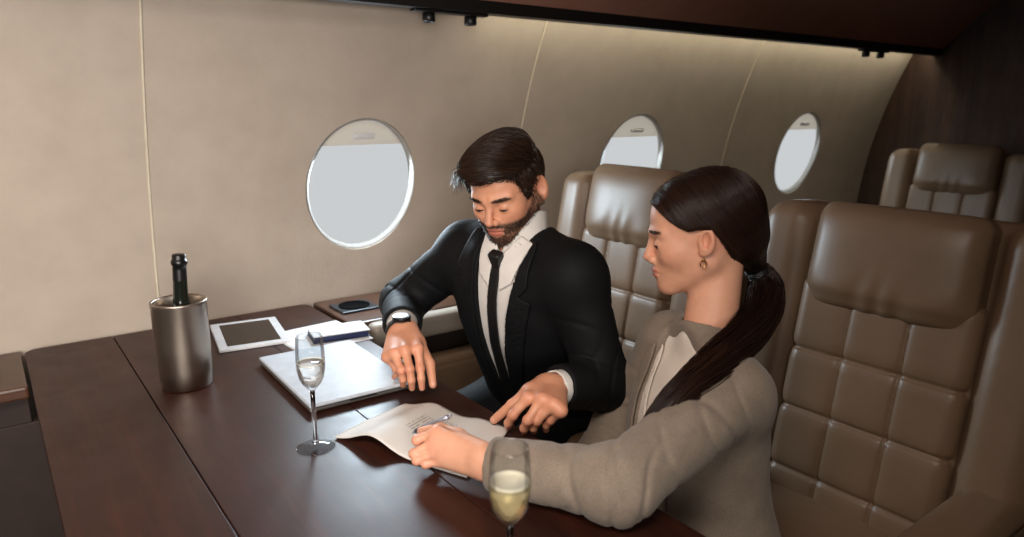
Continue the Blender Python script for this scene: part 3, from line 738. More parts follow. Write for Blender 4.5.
def bounds(pts, pad):
    pts = np.array(pts); return pts.min(0) - pad, pts.max(0) + pad
def person_body(label, H, T_, neck0, hands, arms, legs, male, eye_open, skin):
    hf = head_field(H, male, eye_open); nb = np.asarray(neck0, float); nt = H.wor((0, -.022, -.055)); nr = .054 if male else .046
    gs = [(H.o, .15, hf), ((nb + nt) / 2, .13, lambda P: cone(P, nb, nt, nr * 1.12, nr))]
    mid = T_.wor((0, 0, .25)); gs.append((mid, .42, lambda P: T_.d(P, -.004)))
    for sh, el, wr in arms:
        sh, el, wr = [np.asarray(x, float) for x in (sh, el, wr)]; c = (sh + el + wr) / 3; R = max(ln(np.array([sh, el, wr]) - c)) + .07
        gs.append((c, R, lambda P, sh=sh, el=el, wr=wr: smin(cone(P, sh, el, .050 if male else .042, .038 if male else .034), cone(P, el, wr, .038 if male else .034, .025 if male else .022), .03)))
    for a, b, c_ in legs:
        a, b, c_ = [np.asarray(x, float) for x in (a, b, c_)]; cc = (a + b + c_) / 3; R = max(ln(np.array([a, b, c_]) - cc)) + .1
        def lf(P, a=a, b=b, c_=c_):
            d = smin(cone(P, a, b, .078, .054), cone(P, b, c_, .052, .036), .03); fd = unit(V(b[0] - a[0], b[1] - a[1], 0))
            return smin(d, cone(P, c_ + V(0, 0, -.045), c_ + fd * .15 + V(0, 0, -.055), .04, .03), .03)
        gs.append((cc, R, lf))
    for h_ in hands: gs.append(h_[0])
    f = groups(gs, .016)
    pts = [g[0] + V(*d_) * g[1] for g in gs for d_ in ((1, 1, 1), (-1, -1, -1))]; lo, hi = np.array(pts).min(0) - .01, np.array(pts).max(0) + .01
    lo[2] = max(lo[2], .004)
    # fine where skin shows (head, hands), the whole figure still one surface
    o, v = sdf_obj('person', f, lo, hi, .0028 if FAST else .0023, M['skin'])
    tag(o, label, 'person')
    # skin tints: lips, cheeks, brows, ears, nails
    q = H.loc(v); u = np.abs(q[:, 0]); a = q.copy(); a[:, 0] = u
    base = np.array(lin(skin)[:3]); c = np.tile(base, (len(v), 1))
    def mixin(m, col): c[:] = c * (1 - m[:, None]) + np.array(lin(col)[:3]) * m[:, None]
    sm = lambda x, a_, b_: np.clip((b_ - x) / (b_ - a_), 0, 1)
    lip = np.minimum(ell(q, (0, .097, -.0480), (.0225, .012, .0048)), ell(q, (0, .097, -.0580), (.0195, .012, .0056)))
    mixin(.8 * sm(lip, -.0005, .0025), (172, 92, 78) if male else (184, 92, 84))
    mixin(.35 * sm(ln(a - V(.045, .062, -.02)), .005, .035), (214, 130, 100)); mixin(.4 * sm(ln(a - V(.078, -.012, 0)), .01, .04), (206, 120, 92))
    mixin(.3 * sm(ln(q - V(0, .112, -.024)), .006, .022), (206, 122, 96))
    brow = ell(a, (.031, .088, .0265 if male else .029), (.021, .03, .0034 if male else .0026)); mixin(.7 * sm(brow, -.001, .0025), (52, 36, 28))
    if male:
        n_ = .5 + .5 * wob(q, 260, 6); reg = beard_region(q) ; mixin(np.clip(reg * (.62 + .35 * n_), 0, .85), (58, 38, 28))
        mixin(.3 * sm(np.abs(q[:, 2] - .0), .0, .08) * (q[:, 1] < .03), skin)
    for h_ in hands:
        dn = np.min(np.stack([ln(v - x) for x in h_[1]]), 0); mixin(.55 * sm(dn, .0035, .0062), (232, 186, 166))
        dk = np.min(np.stack([ln(v - cpts[0][k]) for cpts in h_[2] for k in (0, 1, 3)]), 0); mixin(.35 * sm(dk, .006, .02), (204, 116, 90))
    tint(o, c); return o, v, hf
def beard_region(q):
    """1 on jaw, chin and moustache; 0 on cheeks and lips"""
    u, v, w = np.abs(q[:, 0]), q[:, 1], q[:, 2]
    line = np.interp(v, [-.01, .02, .05, .08, .1], [.02, -.018, -.034, -.0335, -.0325])
    r = np.clip((line - w) / .010 + .3, 0, 1) * np.clip((v + .016) / .012, 0, 1) * np.clip((w + .110) / .012, 0, 1)
    lips = np.minimum(ell(q, (0, .097, -.0480), (.0225, .014, .0052)), ell(q, (0, .097, -.0585), (.0205, .014, .0062)))
    soul = np.clip((np.abs(u - .016) - .004) / .005, 0, 1) * (w > -.072) * (w < -.062)
    return r * np.clip(lips / .003, 0, 1) * np.clip(1.05 - .35 * soul, 0, 1)
def eyes(H, parent, look, gaze_down):
    for s in (-1, 1):
        c = H.wor((s * .0315, .0775, .003)); k = H.sc; f = lambda P: sph(P, c, .0126 * k)
        e, _ = sdf_obj('eye', f, c - .016, c + .016, .0018, M['eye'], parent)
        d = unit(V(look[0], 1, -gaze_down)); ic = c + (H.wor(d) - H.o) * .0092
        sdf_obj('iris', lambda P: np.maximum(sph(P, c, .0131 * k), sph(P, ic, .0068)), c - .016, c + .016, .0012, M['iris'], e)
def lashes(H, parent, m, low):
    for s in (-1, 1):
        C0 = V(s * .0315, .0775, .003); pts = []
        for t in np.linspace(-.85, .85, 12):
            d = unit(V(math.sin(t), math.cos(t) * .98, -low - .10 * (1 - t * t) + .04)); pts.append(H.wor(C0 + d * .0145))
        v, f = tube(pts, .0011, 5); o = mesh_list('eyelash', v, f, m, parent); tint(o, np.full((len(v), 3), .05))
def grow(src, nrm, direct, field, k, step, lift):
    """hair paths that follow a combing field over an implicit surface"""
    p = src.copy(); out = [p.copy()]
    for i in range(k - 1):
        g = grad(field, p); d = direct(p, i / (k - 1)); d = d - (d * g).sum(-1)[:, None] * g; d /= ln(d)[:, None] + 1e-9
        p = p + d * (step[:, None] if np.ndim(step) else step)
        g = grad(field, p); p = p + g * (lift((i + 1) / (k - 1)) - field(p))[:, None] * .8
        out.append(p.copy())
    return np.stack(out, 1)

FAST = False
def lapel(name, T_, base, polygon, lift, thick, m, parent, lo, hi, h=.0026, side=None):
    def f(P):
        q = T_.loc(P); sd = np.abs(base(P) - lift) - thick
        pd = poly(q[:, 0], q[:, 2], polygon); return smax(smax(sd, pd, .002), .0 - q[:, 1], .01)
    return sdf_obj(name, f, lo, hi, h, m, parent)[0]

# ---------------- the man
az = math.radians(27); pit = math.radians(23)
fw_ = V(-math.cos(az) * math.cos(pit), -math.sin(az) * math.cos(pit), -math.sin(pit))
Hm = Frame((0.9058, 1.2310, 1.1404), fw_, V(-math.cos(az) * math.sin(pit) + .05, -math.sin(az) * math.sin(pit) + .10, math.cos(pit)), .89)
Rs, Ls = V(.905, 1.385, .985), V(.962, 1.075, .975); Re, Le = V(*(0.8085, 1.5395, 0.8446)), V(1.00, 1.012, .748)
Rw, Lw = V(*(0.7093, 1.3602, 0.8314)), V(*(0.8318, 0.9877, 0.7885))
hipm = V(1.13, 1.34, .56); midm = (Rs + Ls) / 2
TP = [(-.10, .150, .110, 0), (0, .155, .112, 0), (.12, .140, .105, .004), (.24, .142, .110, .008), (.34, .155, .112, .008), (.43, .160, .102, .004), (.49, .140, .085, 0), (.54, .075, .06, -.005)]
Tm = Torso(hipm, midm, Ls, Rs, TP)
nrm_r = unit(V(-.25, -.45, .85)); nrm_l = unit(V(-.15, -.55, .8))
handR = hand_field(Rw, [(0.6932, 1.2603, 0.8205), (0.6665, 1.2678, 0.8218), (0.6493, 1.2848, 0.8140), (0.6406, 1.3008, 0.8023)],
                   [(0.6809, 1.2259, 0.7470), (0.6642, 1.2384, 0.7470), (0.6570, 1.2643, 0.7470), (0.6619, 1.3142, 0.7480)],
                   [(0.7158, 1.3004, 0.8183), (0.7188, 1.2560, 0.7825), (0.7065, 1.2243, 0.7480)], nrm_r, .98)
handL = hand_field(Lw, [(0.7531, 0.9594, 0.7976), (0.7646, 0.9328, 0.8019), (0.7734, 0.9121, 0.7971), (0.7802, 0.8977, 0.7869)],
                   [(0.7311, 0.9917, 0.7340), (0.7474, 0.9637, 0.7320), (0.7623, 0.9525, 0.7320), (0.7802, 0.9392, 0.7340)],
                   [(0.7808, 0.9886, 0.7927), (0.7502, 1.0046, 0.7687), (0.7240, 1.0270, 0.7370)], nrm_l, .98)
kneeR, kneeL = V(.72, 1.40, .52), V(.76, 1.12, .52); footR, footL = V(.68, 1.42, .09), V(.72, 1.10, .09)
man, mv, mhf = person_body('bearded man in black suit and tie looking down at a document', Hm, Tm, Tm.wor((0, -.012, .50)), [handR, handL],
    [(Rs, Re, Rw), (Ls, Le, Lw)], [(Tm.wor((-.09, 0, -.02)), kneeR, footR), (Tm.wor((.09, 0, -.02)), kneeL, footL)], True, .0013, (216, 154, 122))
eyes(Hm, man, (0, 0), .7)
lashes(Hm, man, M['hair_man'], .14)
# hair: short sides, longer top swept to his right and forward
def hm_field(P):
    q = Hm.loc(P); u, v, w = q[:, 0], q[:, 1], q[:, 2]; au = np.abs(u)
    th = np.interp(w, [-.07, -.01, .045, .085], [.002, .005, .010, .013])
    d = hair_skull(q) - th
    d = smin(d, ell(q, (-.012, .034, .101), (.055, .056, .026)), .03)
    d = smin(d, ell(q, (-.022, .068, .098), (.036, .020, .017)), .02)
    d = smin(d, ell(q, (-.005, -.04, .096), (.060, .066, .030)), .03)
    line = np.interp(v, [-.13, -.085, -.05, -.024, -.016, .004, .010, .034, .052, .075, .10], [-.075, -.065, -.035, .0, .026, .024, -.012, -.004, .056, .074, .078])
    line = np.where(au < .045, np.maximum(line, np.interp(v, [.03, .06], [-.2, .075])), line)
    d = smax(d, (line - w) * .8, .005)
    cb = np.sin((v * .5 + u * .9 + w * .3) * 420 + 3 * wob(q, 40)) * .0007
    return d + cb + .0018 * wob(q, 75, 6, 4)
lo, hi = Hm.o - .17, Hm.o + .17
hair, hv = sdf_obj('hair', hm_field, lo, hi, .0024, M['hair_man'], man); tint(hair, np.full((len(hv), 3), .12))
q = Hm.loc(hv); g = grad(hm_field, hv); gl = g @ Hm.R
sel = np.where((q[:, 2] > .0) & ((g * (hv - Hm.o)).sum(-1) > 0))[0]
wt = np.where(q[sel, 2] > .06, 1., .5); pick = RNG.choice(sel, 3600, replace=False, p=wt / wt.sum())
src = hv[pick]; ql = q[pick]
def comb_m(P, t):
    l = Hm.loc(P); top = np.clip((l[:, 2] - .05) / .04, 0, 1)[:, None]
    a = V(-.85, .42, .15) + .3 * np.stack([wob(l, 60, 5, 1), wob(l, 60, 5, 7), wob(l, 60, 5, 12)], 1); b = V(0, -.45, -.9) + 0 * l
    return (a * top + b * (1 - top)) @ Hm.R.T
lenf = np.where(ql[:, 2] > .075, RNG.uniform(.0055, .0105, len(ql)), np.where(ql[:, 2] > .035, RNG.uniform(.002, .0035, len(ql)), .0009))
paths = grow(src - g[pick] * .002, g[pick], comb_m, hm_field, 8, lenf, lambda t: .0012 + .0062 * t)
strands('hair_strands', paths, RNG.uniform(.0005, .00105, len(paths)), M['hair_man'], hair)
# loose fringe locks at his right temple
ps = []
for i in range(70):
    s = V(-.040 + RNG.uniform(-.014, .02), .070 + RNG.uniform(-.012, .016), .100 + RNG.uniform(-.006, .010)); e = s + V(-.030 + RNG.uniform(-.012, .012), .016 + RNG.uniform(-.012, .012), -.040 + RNG.uniform(-.018, .022))
    m_ = (s + e) / 2 + V(-.016, .010, .018) * RNG.uniform(.5, 1.2); t = np.linspace(0, 1, 9)[:, None]
    ps.append(Hm.wor((1 - t) ** 2 * s + 2 * t * (1 - t) * m_ + t * t * e))
strands('fringe_lock', np.array(ps), RNG.uniform(.0004, .0008, len(ps)), M['hair_man'], hair)
# beard and brows of short hairs
qb = Hm.loc(mv); reg = beard_region(qb) * (ln(mv - Hm.o) < .16); cand = np.where(RNG.rand(len(mv)) < reg * .55)[0]; cand = cand[reg[cand] > .25]
if len(cand) > 3800: cand = RNG.choice(cand, 3800, replace=False)
gb = grad(mhf, mv[cand]); dirb = np.stack([np.sign(qb[cand, 0]) * .15, np.full(len(cand), .25), np.full(len(cand), -.95)], 1) + RNG.randn(len(cand), 3) * .22
lb = RNG.uniform(.0022, .0045, len(cand))[:, None]; dw = dirb @ Hm.R.T; tt = np.linspace(0, 1, 4)
pb = np.stack([mv[cand] + (dw * t + gb * (.55 * t ** .6)) * lb for t in tt], 1)
strands('beard', pb, RNG.uniform(.0004, .0007, len(cand)), M['hair_man'], man, .8)
def brow_hairs(H, field, v, parent, m, rz, rw, n):
    for sd in (-1, 1): brow_one(H, field, v, parent, m, rz, rw, n, sd)
def brow_one(H, field, v, parent, m, rz, rw, n, sd):
    q = H.loc(v); sel = np.where(ell(q, (sd * .031, .088, rz), (.022, .03, rw)) < 0)[0]; sel = RNG.choice(sel, min(n, len(sel)), replace=False)
    g = grad(field, v[sel]); s = np.sign(q[sel, 0]); d = np.stack([s * .95, -.25 + 0 * s, .15 + 0 * s], 1) + RNG.randn(len(sel), 3) * .2; d = d @ H.R.T
    strands('eyebrow', np.stack([v[sel] + d * .007 * t + g * .0016 * math.sin(t * 2.4 + .3) for t in (0, .33, .66, 1)], 1), np.full(len(sel), .0005), m, parent, .6)
brow_hairs(Hm, mhf, mv, man, M['hair_man'], .0265, .0040, 130)
# clothes
def m_torso(P, off): return smin(smin(Tm.d(P, off), sph(P, Rs + V(0, 0, -.004), .058 + off), .05), sph(P, Ls + V(0, 0, -.004), .058 + off), .05)
nb_m, nt_m = Tm.wor((0, -.012, .50)), Hm.wor((0, -.022, -.055))
def m_trap(P, off):
    a = cone(P, Tm.wor((0, -.03, .515)), Rs + V(0, 0, .015), .046 + off, .038 + off); return smin(a, cone(P, Tm.wor((0, -.03, .515)), Ls + V(0, 0, .015), .046 + off, .038 + off), .03)
def m_shirt(P):
    d = smin(m_torso(P, .004), m_trap(P, -.004), .03) + .0014 * wob(P, 45, 6, 2)
    q = Tm.loc(P); d = d + .0016 * np.exp(-((q[:, 0] - .012) / .0022) ** 2) * (q[:, 1] > .05)
    for sh, el, wr in ((Rs, Re, Rw), (Ls, Le, Lw)):
        a = unit(wr - el); s_ = smin(cone(P, sh, el, .056, .043), cone(P, el, wr, .043, .0335), .03)
        s_ = smax(s_, (P - (wr - a * .004)) @ a, .004); s_ = smax(s_, -(smax(cone(P, wr - a * .05, wr + a * .05, .030, .030), -(P - (wr - a * .03)) @ a, .003)), .003); d = smin(d, s_, .012)
    # stand collar: a band round the neck, open in front, with two points folded down
    ax = unit(nt_m - nb_m); t = (P - nb_m) @ ax; rad = ln(P - nb_m - t[:, None] * ax); fwd = (P - nb_m) @ Tm.v
    band = np.maximum(np.abs(rad - .0640 - .05 * np.clip(.06 - t, 0, .05)) - .0032, np.maximum(t - (.078 - .42 * np.clip(fwd, -.02, .07)), .0 - t))
    qx = (P - nb_m) @ Tm.u
    band = smax(band, .006 - (np.abs(qx) + np.clip(.02 - fwd, 0, 1)), .003)
    return smin(d, band, .006)
smn, smx = bounds([Rs, Ls, Re, Le, Rw, Lw, Tm.wor((0, 0, -.1)), nt_m], .13)
shirt, _ = sdf_obj('shirt', m_shirt, smn, smx, .0032, M['shirt'], man)
def collar_flap(s):
    pts = [(s * .006 + .012, .548), (s * .014 + .012, .482), (s * .044 + .012, .502), (s * .062 + .01, .565), (s * .045 + .01, .590)]
    return lapel('collar_flap', Tm, lambda P: smin(smin(m_torso(P, .004), m_trap(P, -.004), .03), cone(P, nb_m, nt_m, .0625, .058), .03), pts, .0065, .0018, M['shirt'], shirt, Tm.o + Tm.w * .53 - .14, Tm.o + Tm.w * .53 + .14, .0024)
for s in (-1, 1): collar_flap(s)
def half_open(w): return np.interp(w, [-.1, .10, .25, .42, .50, .56], [.018, .021, .031, .044, .052, .062])
def UO(w): return np.interp(w, [-.1, .0, .5, .6], [-.016, -.014, .012, .014])
def m_jacket_base(P):
    d = smin(m_torso(P, .017), m_trap(P, .006), .03)
    for k, (sh, el, wr) in enumerate(((Rs, Re, Rw), (Ls, Le, Lw))):
        d = smin(d, sleeve(P, sh, el, wr, (.064, .052, .0415), .0042, k * 2., (.036, .022)[k]), .022)
    return d
def m_jacket(P):
    d = m_jacket_base(P) + .0022 * wob(P, 30, 6, 9); q = Tm.loc(P)
    op = np.abs(q[:, 0] - UO(q[:, 2])) - half_open(q[:, 2]); op = np.maximum(op, .03 - q[:, 1]); d = smax(d, -op, .006)
    ax = unit(nt_m - nb_m); t = (P - nb_m) @ ax; rad = ln(P - nb_m - t[:, None] * ax); d = smax(d, -(np.maximum(rad - .0760, -.02 - t)), .006)
    for wr, el in ((Rw, Re), (Lw, Le)):
        a = unit(wr - el); d = smax(d, -smax(cone(P, wr - a * .10, wr + a * .08, .0365, .0365), -(P - (wr - a * .06)) @ a, .003), .003)
    return d
jacket, _ = sdf_obj('suit_jacket', m_jacket, smn - .01, smx + .01, .0036, M['suit'], man)
def jl(P): return smin(m_torso(P, .017), m_trap(P, .006), .03) + .0022 * wob(P, 30, 6, 9)
for s in (-1, 1):
    o_ = lambda w: s * float(half_open(w)) + float(UO(w))
    pts = [(o_(.10) , .10), (o_(.25), .25), (o_(.42), .42), (o_(.50), .50), (o_(.56) , .575), (s * .092, .560), (s * .100, .505), (s * .082, .485), (s * .112, .478), (s * .086, .33), (s * .05, .18)]
    lapel('lapel', Tm, jl, pts, .0045, .0022, M['suit'], jacket, Tm.wor((0, .06, .33)) - .30, Tm.wor((0, .06, .33)) + .30, .0034)
for w_ in (.13, .03):
    c = Tm.wor((.040, float(Tm.sec(np.array([w_]))[1][0]) + .02, w_)); b = lathe('button', [(0, .004), (.007, .004), (.009, .002), (.009, 0), (0, 0)], M['button'], jacket, 20)
    b.matrix_basis = Matrix.Translation(Vector(c)) @ Vector(Tm.v).to_track_quat('Z', 'Y').to_matrix().to_4x4()
def tie_base(P): return smin(m_torso(P, .004), cone(P, nb_m, nt_m, .0625, .058), .03)
tie = lapel('necktie', Tm, tie_base, [(.000, .545), (.024, .545), (.017, .30), (.004, .02), (-.034, .02), (-.012, .30)], .0060, .0028, M['tie'], man, Tm.wor((0, .09, .28)) - .28, Tm.wor((0, .09, .28)) + .28, .0026)
kc = Tm.wor((.012, .066, .541))
sdf_obj('tie_knot', lambda P: (lambda q: smax(rbox(q, (0, 0, 0), (.0165, .012, .019), .007), (np.abs(q[:, 0]) - .0125 - .25 * q[:, 2]) * .9, .003))(((P - kc) @ Tm.R)), kc - .04, kc + .04, .002, M['tie'], tie)
def m_trousers(P):
    d = Tm.d(P, .010); d = smax(d, Tm.loc(P)[:, 2] - .06, .01)
    for s, k, ft in ((-.09, kneeR, footR), (.09, kneeL, footL)):
        a = Tm.wor((s, 0, -.02)); l = smin(cone(P, a, k, .092, .068), cone(P, k, ft, .066, .052), .03); d = smin(d, smax(l, .10 - P[:, 2], .004), .04)
    return d + .003 * wob(P, 25)
sdf_obj('trousers', m_trousers, V(.55, .95, .08), V(1.32, 1.55, .72), .007, M['suit'], man)
def shoe(ft, k, a, parent):
    fd = unit(V(k[0] - a[0], k[1] - a[1], 0)); h = V(ft[0], ft[1], 0)
    sdf_obj('shoe', lambda P: smax(smin(cone(P, h + V(0, 0, .06), h + fd * .17 + V(0, 0, .03), .055, .042), cone(P, h + V(0, 0, .05), h + V(0, 0, .10), .055, .056), .03), .002 - P[:, 2], .004), h - .1 + fd * .05, h + V(.1, .1, .17) + fd * .13 - V(0, 0, 0) + np.maximum(fd * .1, 0) , .006, M['black_plastic'], parent)
# wristwatch on the arm that lies on the laptop
aw = unit(Rw - Re); wc = Rw - aw * -.002; wup = unit(nrm_r - (nrm_r @ aw) * aw); wside = np.cross(aw, wup)
def wq(P): return np.stack([(P - wc) @ wside, (P - wc) @ aw, (P - wc) @ wup], 1)
def strap(P):
    q = wq(P); r = np.sqrt((q[:, 0] / 1.18) ** 2 + q[:, 2] ** 2); return np.maximum(np.abs(r - .0285) - .0022, np.abs(q[:, 1]) - .0105)
watch, _ = sdf_obj('wristwatch', lambda P: smin(strap(P), (lambda q: np.maximum(np.sqrt(q[:, 0] ** 2 + q[:, 1] ** 2) - .0205, np.abs(q[:, 2] - .0325) - .0050))(wq(P)), .003), wc - .05, wc + .05, .0018, M['watch'], man)
sdf_obj('watch_dial', lambda P: (lambda q: np.maximum(np.sqrt(q[:, 0] ** 2 + q[:, 1] ** 2) - .0165, np.abs(q[:, 2] - .0372) - .0012))(wq(P)), wc - .05, wc + .05, .0012, M['watch_face'], watch)

# ---------------- the woman
az = math.radians(45); pit = math.radians(12)
fw_ = V(-math.cos(az) * math.cos(pit), math.sin(az) * math.cos(pit), -math.sin(pit))
Hw = Frame((1.0611, 0.8306, 1.0853), fw_, V(-math.cos(az) * math.sin(pit), math.sin(az) * math.sin(pit), math.cos(pit)), .97)
wLs, wRs = V(1.0, .690, .832), V(1.078, .905, .850); wLe, wRe = V(.690, .665, .778), V(1.04, 1.0, .66)
wLw, wRw = V(.588, .858, .764), V(.90, .96, .60)
hipw = V(1.07, .768, .47); midw = (wLs + wRs) / 2
TW = [(-.09, .150, .100, 0), (0, .155, .100, 0), (.11, .122, .086, .004), (.19, .124, .092, .012), (.255, .130, .100, .018), (.32, .130, .088, .008), (.365, .108, .070, 0), (.405, .060, .05, -.005)]
Tw = Torso(hipw, midw, wLs, wRs, TW)
nrm_w = unit(V(-.62, -.70, .36))
handW = hand_field(wLw, [(0.5593, 0.9600, 0.7859), (0.5497, 0.9510, 0.7741), (0.5492, 0.9410, 0.7602), (0.5539, 0.9334, 0.7456)],
                   [(0.5588, 1.0041, 0.7595), (0.5577, 0.9891, 0.7489), (0.5554, 0.9755, 0.7402), (0.5570, 0.9653, 0.7310)],
                   [(0.5890, 0.9413, 0.7754), (0.5737, 0.9742, 0.7836), (0.5560, 1.0091, 0.7697)], nrm_w, .88)
wnb = Tw.wor((0, -.008, .37)); wnt = Hw.wor((0, -.022, -.055))
wlapR = V(.86, .94, .575)
handW2 = hand_field(wRw, [wRw + V(-.08, -.01, .012), wRw + V(-.083, -.03, .014), wRw + V(-.08, -.05, .012), wRw + V(-.072, -.065, .008)],
                    [wRw + V(-.15, -.02, -.012), wRw + V(-.155, -.045, -.012), wRw + V(-.15, -.068, -.012), wRw + V(-.13, -.088, -.012)],
                    [wRw + V(-.03, .025, 0), wRw + V(-.07, .035, -.005), wRw + V(-.095, .03, -.01)], V(0, 0, 1), .88)
wkR, wkL = V(.80, .88, .50), V(.80, .66, .50); wfR, wfL = V(.78, .90, .09), V(.78, .64, .09)
woman, wv, whf = person_body('dark haired woman in taupe blazer signing a document with a pen', Hw, Tw, wnb, [handW, handW2],
    [(wLs, wLe, wLw), (wRs, wRe, wRw)], [(Tw.wor((-.085, 0, -.02)), wkR, wfR), (Tw.wor((.085, 0, -.02)), wkL, wfL)], False, .0034, (226, 168, 138))
eyes(Hw, woman, (.1, 0), .35)
lashes(Hw, woman, M['hair_woman'], -.04)
brow_hairs(Hw, whf, wv, woman, M['hair_woman'], .029, .0030, 90)
TIE = Hw.loc(np.array([(1.1867, 0.7933, 1.0140)]))[0]
def hw_field(P):
    q = Hw.loc(P); u, v, w = q[:, 0], q[:, 1], q[:, 2]; au = np.abs(u)
    d = hair_skull(q) - np.interp(w, [-.08, .0, .06], [.005, .008, .007])
    d = smin(d, ell(q, (0, -.042, .050), (.070, .068, .068)), .03)
    d = smin(d, cone(q, (TIE[0] * .3, -.075, -.03), TIE, .045, .018), .04)
    line = np.interp(v, [-.13, -.085, -.055, -.03, -.012, .012, .030, .046, .060, .075, .09], [-.125, -.105, -.070, -.012, .026, .030, .030, .040, .052, .072, .09])
    line = np.where(au < .04, np.maximum(line, np.interp(v, [.04, .065], [-.2, .068])), line)
    d = smax(d, (line - w) * .8, .004)
    return d + .0012 * wob(q, 60, 6, 4) + .002 * np.exp(-(u / .003) ** 2) * (w > .06)
hairw, hwv = sdf_obj('hair', hw_field, Hw.o - .18, Hw.o + .18, .0024, M['hair_woman'], woman); tint(hairw, np.full((len(hwv), 3), .15))
g = grad(hw_field, hwv); q = Hw.loc(hwv); sel = np.where(((g * (hwv - Hw.o)).sum(-1) > 0))[0]; pick = RNG.choice(sel, 3400, replace=False)
tie_w = Hw.wor(TIE)
def comb_w(P, t):
    l = Hw.loc(P); d = (TIE - l); d = d / (ln(d)[:, None] + 1e-9); side = np.sign(l[:, 0])[:, None] * V(.5, 0, -.2) * np.clip((l[:, 2] - .04) / .05, 0, 1)[:, None]
    return (d + side + .10 * np.stack([wob(l, 70, 5, 1), wob(l, 70, 5, 7), wob(l, 70, 5, 12)], 1)) @ Hw.R.T
dist = ln(hwv[pick] - tie_w)
pw = grow(hwv[pick] - g[pick] * .001, g[pick], comb_w, hw_field, 12, np.clip(dist * 1.05 / 11, .001, .012) * RNG.uniform(.6, 1., len(pick)), lambda t: .0006 + .0008 * t)
strands('hair_strands', pw, RNG.uniform(.0005, .0009, len(pw)), M['hair_woman'], hairw)
# ponytail drawn forward over her shoulder
tail = np.array([(1.1836, 0.7956, 1.0140), (1.1922, 0.7745, 0.9849), (1.1513, 0.7501, 0.9492), (1.0623, 0.7200, 0.9250), (0.9645, 0.6984, 0.9072), (0.8864, 0.6922, 0.8831), (0.8322, 0.6977, 0.8501), (0.7992, 0.7059, 0.8149), (0.7752, 0.7136, 0.7792)])
trad = np.array([.020, .030, .034, .034, .031, .027, .023, .018, .009])
def spline(pts, n):
    t = np.linspace(0, len(pts) - 1, n); i = np.clip(t.astype(int), 0, len(pts) - 2); f = (t - i)[:, None]
    p0, p1, p2, p3 = pts[np.maximum(i - 1, 0)], pts[i], pts[i + 1], pts[np.minimum(i + 2, len(pts) - 1)]
    return .5 * (2 * p1 + (p2 - p0) * f + (2 * p0 - 5 * p1 + 4 * p2 - p3) * f ** 2 + (3 * p1 - p0 - 3 * p2 + p3) * f ** 3)
KP = 26; ctr = spline(tail, KP); rad_ = np.interp(np.linspace(0, 1, KP), np.linspace(0, 1, len(trad)), trad)
tg = np.gradient(ctr, axis=0); tg /= ln(tg)[:, None]; s1_ = np.cross(tg, V(.78, .62, -.2)); s1_ /= ln(s1_)[:, None]; s2_ = np.cross(tg, s1_)
def tail_core(P):
    d = None
    for i in range(KP - 1):
        q_ = P - ctr[i]; c = cone(P, ctr[i], ctr[i + 1], rad_[i] * .66, rad_[i + 1] * .66); d = c if d is None else np.minimum(d, c)
    return d + .002 * wob(P, 60)
pt, _v = sdf_obj('ponytail', tail_core, ctr.min(0) - .06, ctr.max(0) + .06, .004, M['hair_woman'], woman); tint(pt, np.full((len(_v), 3), .1))
n = 900; A = RNG.rand(n) * 6.283; Rr = np.sqrt(RNG.uniform(.25, 1, n)); end = RNG.uniform(.72, 1.06, n)
tt = np.linspace(0, 1, KP)
pp = np.zeros((n, KP, 3))
for i in range(n):
    x = np.clip(tt * end[i], 0, 1) * (KP - 1); gi = lambda a: np.stack([np.interp(x, np.arange(KP), a[:, k]) for k in range(3)], 1)
    an = A[i] + .9 * tt + .25 * np.sin(tt * 9 + A[i] * 3); r_ = np.interp(x, np.arange(KP), rad_) * Rr[i] * (1 + .12 * np.sin(tt * 14 + i))
    pp[i] = gi(ctr) + r_[:, None] * (np.cos(an)[:, None] * gi(s1_) + .72 * np.sin(an)[:, None] * gi(s2_))
strands('ponytail_strands', pp, RNG.uniform(.0006, .0011, n), M['hair_woman'], pt)
def torus(P, c, ax, R, r):
    q_ = P - c; t = q_ @ ax; rr = ln(q_ - t[:, None] * ax); return np.sqrt((rr - R) ** 2 + t * t) - r
ta = unit(tail[1] - tail[0]); sdf_obj('hair_tie', lambda P: np.minimum(np.minimum(torus(P, tail[0], ta, .0155, .0065), torus(P, tail[0] + ta * .010, unit(ta + V(.1, .1, 0)), .0165, .0060), ), torus(P, tail[0] + ta * .018, unit(ta - V(.1, .05, .1)), .0165, .006)) + .0012 * np.sin(P[:, 2] * 1400), tail[0] - .05, tail[0] + .05, .0018, M['tie'], woman)
ec = Hw.wor((.076, .010, -.030)); sdf_obj('earring', lambda P: np.minimum(sph(P, ec, .0032), torus(P, ec + V(0, 0, -.007), unit(Hw.u), .0055, .0012)), ec - .02, ec + .02, .0011, M['gold'], woman)
# clothes
def w_torso(P, off): return smin(smin(Tw.d(P, off), sph(P, wRs, .050 + off), .05), sph(P, wLs, .050 + off), .05)
def w_trap(P, off):
    a = cone(P, Tw.wor((0, -.012, .425)), wRs + V(0, 0, .012), .046 + off, .034 + off); return smin(a, cone(P, Tw.wor((0, -.012, .425)), wLs + V(0, 0, .012), .046 + off, .034 + off), .03)
bmn, bmx = bounds([wLs, wRs, wLe, wRe, wLw, wRw, Tw.wor((0, 0, -.1)), wnt], .12)
wax = unit(wnt - wnb)
def w_blouse(P):
    d = smin(w_torso(P, .003), w_trap(P, -.006), .03); q = Tw.loc(P)
    t = (P - wnb) @ wax; rad = ln(P - wnb - t[:, None] * wax); fwd = (P - wnb) @ Tw.v
    vneck = 0; d = d + 0 * vneck
    band = np.maximum(np.abs(rad - .0560 - .1 * np.clip(.05 - t, 0, .05)) - .003, np.maximum(t - (.058 - .9 * np.clip(fwd, -.01, .07)), -.01 - t))
    return d + .0005 * wob(P, 50)
